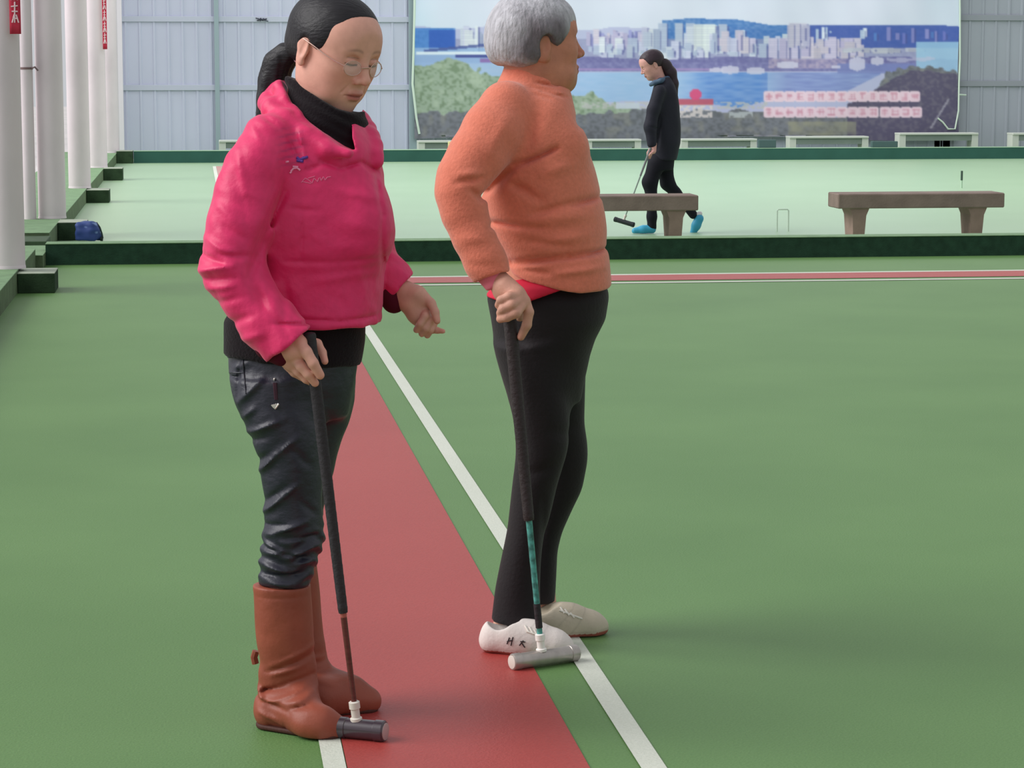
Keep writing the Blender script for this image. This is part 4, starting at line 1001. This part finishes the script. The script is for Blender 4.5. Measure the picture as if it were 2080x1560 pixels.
def hc2(V):
    x, y, z = V.T; a = s2l((186, 184, 190)); b = s2l((108, 100, 106)); n = wave(51, 12, 30, 200)(x, y, z * .4)
    k = np.exp(-((x - .0) / .06) ** 4) * np.exp(-((z - .02) / .06) ** 4) + .9 * np.exp(-((x + .045) / .05) ** 2 - ((z + .01) / .035) ** 2); k = np.clip(k + .12 * n, 0, 1)[:, None]
    return a * (1 - k) + b * k
hairobj(w2, hh, 'hair', M_hair2, cols=hc2)
# sweater
sv = bounds(w2, 865, 1265, 95, 625, -.38, .30, .0042)
sv.loft(w2.st([(100, 1036, 1108, 0, .064), (125, 1028, 1120, 0, .066), (145, 1022, 1136, 0, .068), (165, 1012, 1150, 0, .075), (190, 996, 1160, 0, .105), (215, 984, 1166, 0, .135), (251, 976, 1175, 0, .155), (280, 972, 1190, 0, .16), (305, 970, 1197, 0, .16), (341, 972, 1208, 0, .16), (386, 974, 1218, 0, .16), (426, 983, 1226, 0, .16), (471, 996, 1231, 0, .158), (498, 1007, 1230, 0, .156), (516, 1022, 1238, 0, .158), (561, 1030, 1243, 0, .162), (600, 1030, 1243, 0, .162)]), .02, n=2.2)
sv.ell(w2.L(1140, 300, -.07), (.060, .06, .055), .04)
sv.chain(w2.ch([(1028, 222, -.10, 56), (1000, 270, -.14, 58), (970, 318, -.17, 56), (942, 362, -.195, 50), (934, 392, -.205, 47), (944, 435, -.215, 43), (962, 482, -.225, 40), (985, 530, -.235, 38), (1010, 575, -.245, 38)]), .022)
sv.chain(w2.ch([(1080, 230, .12, 56), (1060, 340, .17, 48), (1085, 440, .16, 42), (1120, 500, .12, 34)]), .02)
# neckline of the turtleneck: cut with a slope towards the chin
carve(w2, sv, [(1020, 90), (1024, 117), (1050, 120), (1072, 134), (1088, 146), (1108, 158), (1130, 173), (1150, 176), (1190, 165), (1190, 60), (1000, 60)], -.3, .3, .006)
carve(w2, sv, [(950, 581, -.24), (985, 563, -.24), (1020, 551, -.24), (1050, 552, -.24), (1064, 640, -.24), (940, 640, -.24)], -.4, -.172, .003)
carve(w2, sv, [(1000, 528), (1033, 534), (1040, 548), (1078, 561), (1130, 570), (1175, 579), (1215, 578), (1262, 572), (1262, 680), (940, 680), (940, 560)], -.172, .3, .004)
cs = w2.crease([((1130, 296, 1090, 316), 6, .007), ((1090, 316, 1045, 332), 7, .010), ((1045, 332, 1000, 378), 9, .012), ((1000, 378, 978, 392), 7, .012), ((940, 345, 980, 345), 8, -.004), ((950, 360, 985, 350), 6, .005),
    ((1218, 398, 1150, 408), 7, .007), ((1150, 408, 1080, 428), 7, .005), ((1075, 380, 1035, 365), 8, .006), ((1100, 400, 1040, 372), 8, .005), ((1000, 447, 1050, 452), 6, .007), ((1050, 452, 1110, 455), 6, .004), ((1230, 505, 1150, 510), 6, .008), ((1150, 510, 1040, 525), 6, .009), ((1225, 535, 1120, 545), 7, -.005), ((1120, 545, 1060, 540), 5, .005),
    ((1190, 470, 1100, 485), 12, -.005), ((1200, 430, 1080, 440), 12, -.004), ((1060, 480, 1150, 490), 7, .004), ((1130, 172, 1090, 168), 4, .004), ((1132, 186, 1080, 176), 4, .005), ((1120, 200, 1085, 190), 4, .003), ((1150, 190, 1110, 186), 4, -.003), ((1172, 238, 1176, 256), 5, .008), ((1030, 240, 1000, 300), 14, -.004), ((1090, 220, 1070, 300), 16, .006),
    ((935, 470, 990, 470), 9, -.002), ((955, 520, 1005, 520), 8, .002), ((1160, 330, 1100, 345), 12, -.004), ((1229, 503, 1190, 512), 4, .007), ((1190, 512, 1120, 520), 4, .007), ((1120, 520, 1040, 532), 4, .007), ((1222, 400, 1160, 412), 4, .006), ((1128, 298, 1060, 328), 3.5, .006), ((1130, 178, 1085, 166), 3, .006), ((1150, 196, 1096, 184), 3, .005), ((1000, 448, 1060, 454), 4, .005), ((955, 372, 985, 396), 6, .005), ((930, 362, 962, 352), 6, .004)], 1.6)
ws = wave(61, 12, 20, 60)
sv.disp(lambda X, Y, Z: cs(X, Y, Z) + .0018 * ws(X, Y, Z))
M_swe = mat('sweater_wool', (216, 122, 98), .85, spec=.2, noise=(90, .07, (1, 1, 1)), bump=(150, .22, (1, 1, .8)), sheen=.3)
swe = w2.obj(sv, 'sweater', M_swe, 1)
# red shirt below the sweater
rv = bounds(w2, 960, 1270, 510, 640, -.2, .2, .0045)
rv.loft(w2.st([(540, 1055, 1215, 0, .12), (560, 1040, 1225, 0, .142), (574, 1006, 1236, 0, .158), (600, 986, 1240, 0, .160), (620, 986, 1240, 0, .160)]), .01, n=2.2)
carve(w2, rv, [(960, 596), (1040, 608), (1075, 601), (1110, 588), (1150, 574), (1190, 560), (1270, 555), (1270, 680), (960, 680)], -.3, .3, .004)
M_rs = mat('shirt_red', (204, 30, 62), .7, spec=.3); w2.obj(rv, 'undershirt', M_rs, 1)
cu = bounds(w2, 960, 1060, 530, 610, -.36, -.12, .0035); cu.cone(w2.L(996, 556, -.24), w2.L(1006, 572, -.245), .034, .030, .01); w2.cutline(cu, (982, 596, -.24), (1040, 562, -.24), -1, .003)
w2.obj(cu, 'shirt_cuff', mat('cuff_pink', (226, 120, 140), .7), 1)
# trousers
tv = bounds(w2, 965, 1265, 545, 1300, -.24, .30, .0048)
tv.loft(w2.st([(568, 1010, 1225, 0, .115), (590, 992, 1236, 0, .135), (606, 988, 1237, 0, .145), (649, 996, 1229, 0, .145), (689, 1002, 1208, 0, .14), (720, 1008, 1198, 0, .13), (770, 1022, 1188, 0, .11), (820, 1036, 1180, 0, .07)]), .02, n=2.2)
tv.loft(w2.st([(700, 1004, 1140, -.055, .09), (760, 1018, 1150, -.06, .088), (812, 1034, 1155, -.06, .084), (883, 1046, 1158, -.06, .078), (926, 1047, 1150, -.06, .074), (981, 1040, 1132, -.06, .068), (1074, 1029, 1110, -.06, .062), (1142, 1015, 1102, -.06, .06), (1195, 1005, 1100, -.06, .06), (1268, 997, 1103, -.06, .062)]), .03, capk=.004)
tv.loft(w2.st([(700, 1080, 1196, .08, .09), (760, 1080, 1190, .09, .085), (858, 1080, 1186, .11, .08), (905, 1084, 1192, .12, .077), (935, 1086, 1192, .12, .074), (994, 1080, 1181, .12, .068), (1034, 1078, 1162, .12, .064), (1082, 1072, 1141, .12, .058), (1120, 1070, 1132, .12, .055), (1195, 1068, 1129, .12, .053), (1222, 1066, 1128, .12, .053)]), .02, capk=.004)
w2.cutline(tv, (990, 1257, -.06), (1110, 1272, -.06), -1, .003)
ctt = w2.crease([((1060, 700, 1075, 900), 16, -.003), ((1120, 860, 1180, 880), 14, .004), ((1060, 950, 1130, 930), 12, .004), ((1030, 640, 1080, 720), 10, .003), ((1102, 1000, 1104, 1260), 8, .006)])
wt = wave(71, 8, 12, 40); tv.disp(lambda X, Y, Z: ctt(X, Y, Z) + .0025 * wt(X, Y, Z * .5))
w2.obj(tv, 'trousers', mat('trousers_black', (24, 17, 21), .75, spec=.3, bump=(120, .15), sheen=.08), 1)
# shoes
M_shoe = mat('shoe_canvas', (0, 0, 0), .65, spec=.3, attr='Col', bump=(90, .15))
def shoe(g0, g1, wr, hgt, name, colr, yo=.03):
    a = np.array(g0) + (0, yo, 0); b = np.array(g1) + (0, yo, 0); d = (b - a); Ln = np.linalg.norm(d); d /= Ln
    v = Vol(np.minimum(a, b) - (.07, .09, .01), np.maximum(a, b) + (.07, .09, .14), .0033)
    P = lambda t, z: tuple(a + d * (t * Ln) + np.array((0, 0, z)))
    v.cone(P(.13, .042), P(.30, .045), .031, .034, .03); v.cone(P(.08, .028), P(.35, .030), .028, .034, .03)
    v.cone(P(.30, .050), P(.55, .044), .036, .034, .03); v.cone(P(.55, .040), P(.82, .024), .036, .030, .03); v.cone(P(.4, .024), P(.78, .018), .036, .038, .03); v.cone(P(.82, .020), P(.93, .018), .031, .018, .02)
    v.cone(P(.10, .06), P(.13, .070), .022, .024, .02)
    v.cut((0, 0, -1), (0, 0, .002), .003)
    v.cone(P(.20, .125), P(.20, .082), .046, .034, .010, 's'); v.cone(P(.30, .12), P(.30, .096), .03, .026, .01, 's')
    # panel seams
    V, F = v.net(); V = relax(V, F, 1)
    def cf(V):
        t = ((V - a) @ d) / Ln; z = V[:, 2]; C = np.tile(colr, (len(V), 1))
        zz = .011 + .004 * np.clip((t - .8) * 4, 0, 1); k = (z < zz)[:, None] * 1.0; C = C * (1 - k) + s2l((158, 84, 72)) * k
        k = (np.exp(-((z - zz - .004) / .0025) ** 2) * .3)[:, None]; C = C * (1 - k) + colr * .6 * k
        for (t0, s_) in ((.33, 5.0), (.58, 3.6)):
            k = (np.exp(-((t - t0 - s_ * (z - .03)) / .012) ** 2) * .35 * (z > .012))[:, None]; C = C * (1 - k) + colr * .55 * k
        return C
    o = mesh(name, V, F, M_shoe, w2.root, True, cols=cf(V))
    return o
s_n = shoe(G(w2, 984, 1331), G(w2, 1152, 1334) + (.012, 0, 0), .03, .08, 'shoe', s2l((222, 212, 206)))
s_f = shoe(G(w2, 1066, 1300), G(w2, 1232, 1292), .03, .08, 'shoe', s2l((196, 184, 164)))
M_lace = mat('laces', (232, 226, 216), .7)
decal(w2, s_n, [[(1066, 1271), (1074, 1284)], [(1075, 1274), (1083, 1288)], [(1085, 1279), (1092, 1292)], [(1070, 1283), (1098, 1292)]], .0024, M_lace, 'laces')
decal(w2, s_f, [[(1138, 1234), (1146, 1246)], [(1147, 1238), (1156, 1250)], [(1158, 1245), (1166, 1255)], [(1136, 1240), (1182, 1257)]], .0024, M_lace, 'laces')
M_ink = mat('shoe_mark', (44, 30, 34), .6)
decal(w2, s_n, [[(1035, 1295), (1030, 1308)], [(1042, 1294), (1038, 1311)], [(1030, 1303), (1042, 1300)]], .0014, M_ink, 'shoe_marking')
decal(w2, s_n, [[(1063, 1301), (1055, 1311)], [(1057, 1303), (1067, 1304)], [(1060, 1306), (1066, 1315)]], .0014, M_ink, 'shoe_marking')

# ================================================================ MALLETS
def mallet(fig, top, ferr, A, B, r, label, grip_to, mats, rg, rs, extra=None):
    """top/ferr in figure space; A,B ends of the head"""
    top, A, B = [Vector(x) for x in (top, A, B)]; mid = A + (B - A) * ferr; ax = (B - A).normalized()
    base = mid.copy(); base.z = 0
    R = Matrix.Rotation(-AZ, 4, 'Z'); wl = Vector((fig.bx * ca + fig.D * sa, -fig.bx * sa + fig.D * ca, 0))
    loc = wl + (R @ base.to_4d()).to_3d()
    e = empty('gateball_mallet', loc, -AZ, label=label, cat='mallet', group=None)
    o = base; Lh = (B - A).length
    a = A - o; m_ = mid - o; t = top - o
    MB().tube2(a, ax, [(0, r * .90), (.003, r), (.022, r), (.023, r * .93), (Lh - .023, r * .93), (Lh - .022, r), (Lh - .003, r), (Lh, r * .9)], 36).build('mallet_head', mats['head'], e, smooth=True)
    for p0, dr in ((a, -1), (a + ax * Lh, 1)):
        MB().tube2(p0 + ax * (dr * -.0005), ax * dr, [(0, r * .80), (.002, r * .80), (.0025, r * .74)], 36).build('striking_face', mats['face'], e, smooth=True)
    d = (t - m_).normalized(); Lg = (t - m_).length
    MB().tube2(m_ + d * (r * .8), d, [(0, .013), (.006, .013), (.008, .0095), (.026, .0095), (.028, .012), (.042, .012), (.044, .009)], 24).build('ferrule', mats['ferrule'], e, smooth=True)
    s0 = .06; g0 = Lg * grip_to
    MB().tube2(m_ + d * .045, d, [(0, rs), (g0 - .045, rs * 1.15)], 20).build('shaft', mats['shaft'], e, smooth=True)
    pr = [(g0, rg * .72), (g0 + .01, rg * .8)]; n = 26
    for i in range(n):
        q = g0 + .012 + (Lg - g0 - .03) * i / (n - 1); k = i / (n - 1); pr += [(q, rg * (.8 + .2 * k)), (q + .003, rg * (.8 + .2 * k) * .965)]
    pr += [(Lg - .008, rg * 1.05), (Lg - .002, rg * .95), (Lg, rg * .6)]
    MB().tube2(m_, d, pr, 20).build('grip', mats['grip'], e, smooth=True)
    if extra: extra(e, m_, d, Lg)
    return e
M_grip = mat('rubber_grip', (44, 40, 44), .65, spec=.35, bump=(90, .3)); M_metal = mat('mallet_metal', (176, 168, 162), .35, metal=.55, noise=(40, .12))
M_dark = mat('mallet_dark', (62, 50, 58), .3, spec=.5, coat=.5); M_ferr = mat('ferrule_pale', (214, 206, 196), .4, spec=.5)
A = G(w1, 684, 1504); B = G(w1, 782, 1511); A = (A[0], A[1] + .021, .024); B = (B[0], B[1] + .012, .024)
top = w1.L(628, 676, -.225)
def ex1(e, m_, d, Lg):
    MB().tube2(m_ + d * .25, d, [(0, .0068), (.012, .0075), (.024, .0068)], 16).build('shaft_ring', mat('ring_rose', (170, 92, 84), .4), e, smooth=True)
mallet(w1, top, .42, A, B, .0235, 'gateball mallet with dark head held by the woman in the pink jacket', .30,
       dict(head=M_dark, face=mat('face_pale', (190, 170, 168), .4, metal=.3), ferrule=M_ferr, shaft=mat('shaft_maroon', (92, 42, 40), .35, spec=.5, noise=(30, .25, (1, 1, 6))), grip=M_grip), .0135, .0060, ex1)
A = G(w2, 1040, 1367); B = G(w2, 1172, 1347); A = (A[0], A[1] + .02, .0215); B = (B[0], B[1] + .02, .0215)
top = w2.L(1030, 590, -.275)
def ex2(e, m_, d, Lg):
    MB().tube2(m_ + d * .075, d, [(0, .0085), (.06, .0085)], 16).build('shaft_sleeve', M_grip, e, smooth=True)
M_teal = mat('shaft_teal', (70, 140, 132), .4, spec=.5, noise=(70, .6, (1, 1, 1)))
mallet(w2, top, .46, A, B, .0205, 'gateball mallet with grey metal head and teal lower shaft in front of the white shoes', .38,
       dict(head=M_metal, face=M_ferr, ferrule=mat('ferrule_white', (240, 234, 228), .4), shaft=M_teal, grip=mat('grip_brown', (46, 36, 38), .6, spec=.4, bump=(90, .3))), .0165, .0068, ex2)

# ================================================================ WALKING PERSON IN THE DISTANCE
w3 = Fig(21.1, 1340, 'person', label='person in dark jacket and trousers with cyan shoes walking left behind the bench', cat='person')
hv = HeadV(w3.L(1324, 132, 0), rotm((-math.cos(.2) * math.cos(.42), -math.sin(.2) * math.cos(.42), -math.sin(.42))), 1.0, .004)
head_shape(hv.v)
nb = hv.local(w3.L(1342, 172, 0)); hv.v.cone((-.02, 0, -.04), nb, .052, .056, .03)
sk3 = s2l((214, 160, 150))
head = headpiece(hv, 1, lambda V: skincol(hv, V, sk3, s2l((160, 90, 90)), s2l((90, 66, 66)), s2l((50, 36, 36))))
def g3(lo, hi, h): return bounds(w3, lo[0], hi[0], lo[1], hi[1], -.4, .4, h)
cv = g3((1280, 150), (1450, 490), .012)
cv.loft(w3.st([(170, 1338, 1356, 0, .06), (205, 1332, 1368, 0, .10), (260, 1325, 1370, 0, .12), (330, 1325, 1368, 0, .11)]), .02)
cv.chain(w3.ch([(1338, 200, -.15, 6), (1324, 250, -.215, 6), (1326, 296, -.24, 6)]), .02)
cv.chain(w3.ch([(1336, 330, -.08, 10), (1322, 380, -.08, 8), (1324, 460, -.08, 5)]), .02)
cv.chain(w3.ch([(1350, 335, .08, 10), (1358, 376, .08, 6), (1384, 408, .08, 5), (1406, 434, .08, 4)]), .02)
V, F = cv.net(); core = (V, F, np.tile(sk3, (len(V), 1)))
hd = g3((1308, 280), (1345, 330), .004)
hd.chain(w3.ch([(1328, 292, -.24, 6), (1326, 306, -.25, 7)]), .01)
for q in range(4): hd.chain(w3.ch([(1328 - q * 1.2, 307, -.27 + q * .02, 2.6), (1322, 312 + q, -.29 + q * .02, 2.3), (1317 + q, 318 + q, -.27 + q * .02, 2.0)]), .004)
hd.chain(w3.ch([(1322, 300, -.25, 2.8), (1316, 310, -.24, 2.4), (1315, 322, -.25, 2.0)]), .004)
V, F = hd.net(); hnd = (V, F, np.tile(sk3, (len(V), 1)))
V, F, C = join([head, core, hnd], 'body'); mesh('body', V, F, M_skin1, w3.root, True, cols=C)
M_hair3 = mat('hair_dark_brown', (48, 32, 42), .5, bump=(30, .4))
hh = HeadV(hv.o, hv.M, hv.s, .005); hh.v.ell((-.020, 0, .036), (.104, .088, .092), .01); hh.v.ell((.024, 0, .052), (.062, .066, .057), .03)
for s in (-1, 1): hh.v.ell((.01, s * .055, .025), (.046, .034, .044), .02)
hair_cut(hh, [-.13, -.05, -.028, -.012, .010, .024, .036, .044, .052, .060, .1], [-.060, -.062, -.045, .004, .010, .010, .020, .036, .062, .080, .09])
hairobj(w3, hh, 'hair', M_hair3)
pv = g3((1330, 120), (1395, 230), .008)
pv.chain(w3.ch([(1342, 122, .0, 9), (1352, 132, .02, 11), (1362, 148, .03, 12), (1368, 170, .03, 10), (1372, 200, .03, 5)]), .02); w3.obj(pv, 'ponytail', M_hair3, 1)
M_dj = mat('jacket_dark', (34, 34, 46), .75, spec=.3, bump=(40, .2)); M_dt = mat('trousers_dark', (26, 26, 34), .8, spec=.2)
jv = g3((1290, 140), (1400, 340), .0075)
jv.loft(w3.st([(158, 1334, 1362, 0, .08), (172, 1328, 1370, 0, .13), (190, 1322, 1376, 0, .16), (215, 1316, 1380, 0, .17), (250, 1313, 1381, 0, .17), (290, 1316, 1382, 0, .165), (325, 1322, 1374, 0, .15)]), .03, n=2.2)
jv.chain(w3.ch([(1340, 186, -.17, 13), (1328, 222, -.21, 13), (1321, 258, -.23, 11.5), (1325, 292, -.24, 10)]), .03)
jv.chain(w3.ch([(1350, 186, .17, 13), (1352, 240, .22, 12), (1345, 290, .22, 10)]), .03)
c3 = w3.crease([((1340, 240, 1334, 300), 3, .012), ((1316, 255, 1335, 262), 2.5, .008)]); wj = wave(81, 8, 15, 40)
jv.disp(lambda X, Y, Z: c3(X, Y, Z) + .004 * wj(X, Y, Z)); w3.obj(jv, 'jacket', M_dj, 1)
cv = g3((1300, 150), (1375, 190), .006); cv.chain(w3.ch([(1322, 172, -.05, 4), (1330, 168, -.1, 5), (1342, 164, -.12, 5), (1356, 160, -.02, 6)]), .01); w3.obj(cv, 'collar', mat('collar_blue', (70, 92, 116), .7), 1)
tv = g3((1290, 290), (1430, 475), .008)
tv.loft(w3.st([(300, 1322, 1376, 0, .14), (325, 1316, 1370, 0, .14), (345, 1312, 1368, 0, .13)]), .02)
tv.chain(w3.ch([(1333, 335, -.07, 17), (1320, 370, -.08, 15), (1324, 405, -.08, 11), (1324, 440, -.08, 9.5), (1324, 462, -.08, 9.5)]), .03)
tv.chain(w3.ch([(1350, 335, .07, 17), (1356, 372, .08, 14), (1372, 392, .08, 11), (1392, 414, .08, 10), (1408, 436, .08, 9)]), .03); w3.obj(tv, 'trousers', M_dt, 1)
M_cy = mat('shoe_cyan', (60, 160, 196), .5)
def shoe3(a, b):
    v = Vol(np.minimum(a, b) - .09, np.maximum(a, b) + .09, .006); a = np.array(a); b = np.array(b)
    v.cone(a, (a + b) / 2, .040, .038, .02); v.cone((a + b) / 2, b, .038, .028, .02)
    if a[2] < .08: v.cut((0, 0, -1), (0, 0, .004), .004)
    V, F = v.net(); o = mesh('shoe', V, F, M_cy, w3.root, True)
g = G(w3, 1326, 478); g2 = G(w3, 1292, 478)
shoe3((g[0], -.08, .040), (g2[0], -.09, .024))
shoe3(tuple(w3.L(1420, 444, .08)), tuple(w3.L(1408, 472, .08)))
v = g3((1400, 425), (1435, 450), .006); v.chain(w3.ch([(1412, 437, .08, 5), (1422, 434, .08, 5)]), .01); w3.obj(v, 'sock', mat('sock_white', (226, 220, 222), .8), 1)
# mallet of the walking person
A = w3.L(1248, 445, -.25); B = w3.L(1288, 457, -.32)
mallet(w3, w3.L(1322, 300, -.27), .45, A, B, .022, 'thin gateball mallet with black head swinging behind the left bench', .62,
       dict(head=mat('head_black', (34, 40, 44), .5), face=M_grip, ferrule=M_ferr, shaft=mat('shaft_grey', (150, 168, 156), .4), grip=mat('grip_grey', (120, 124, 124), .6)), .011, .006)

# ================================================================ BLUE BAG ON THE FAR COURT
wb = Fig(20.08, 180, 'sports_bag', label='blue patterned drawstring bag slumped against the second green block', cat='bag')
bv = bounds(wb, 140, 225, 435, 500, -.14, .14, .006)
bv.loft(wb.st([(450, 158, 194, 0, .05), (456, 154, 199, 0, .07), (466, 153, 204, 0, .085), (478, 153, 207, 0, .09), (488, 154, 206, 0, .085)]), .01, n=2.6)
bv.cut((0, 0, -1), (0, 0, .003), .004)
wq = wave(91, 10, 40, 100); bv.disp(lambda X, Y, Z: .005 * wq(X, Y, Z))
def bagc(V):
    n = wave(95, 10, 50, 120)(*V.T); k = (np.clip(n - .6, 0, 1) * 1.2 * (V[:, 2] > .07))[:, None]; k = np.clip(k, 0, 1)
    return s2l((38, 62, 122)) * (1 - k) + s2l((150, 176, 226)) * k
bag = wb.obj(bv, 'bag_body', mat('bag_cloth', (0, 0, 0), .6, attr='Col'), 1, cols=bagc)
MB().tube([wb.L(196, 452, 0), wb.L(203, 462, -.02), wb.L(207, 474, -.02), wb.L(209, 484, -.02)], .006, 8).build('drawstring', mat('cord_dark', (40, 56, 50), .7), wb.root, smooth=True)
MB().tube([wb.L(204, 485, -.02), wb.L(209, 485.5, -.02)], .018, 10).build('strap_end', mat('strap_dark', (30, 42, 40), .7), wb.root, smooth=True)
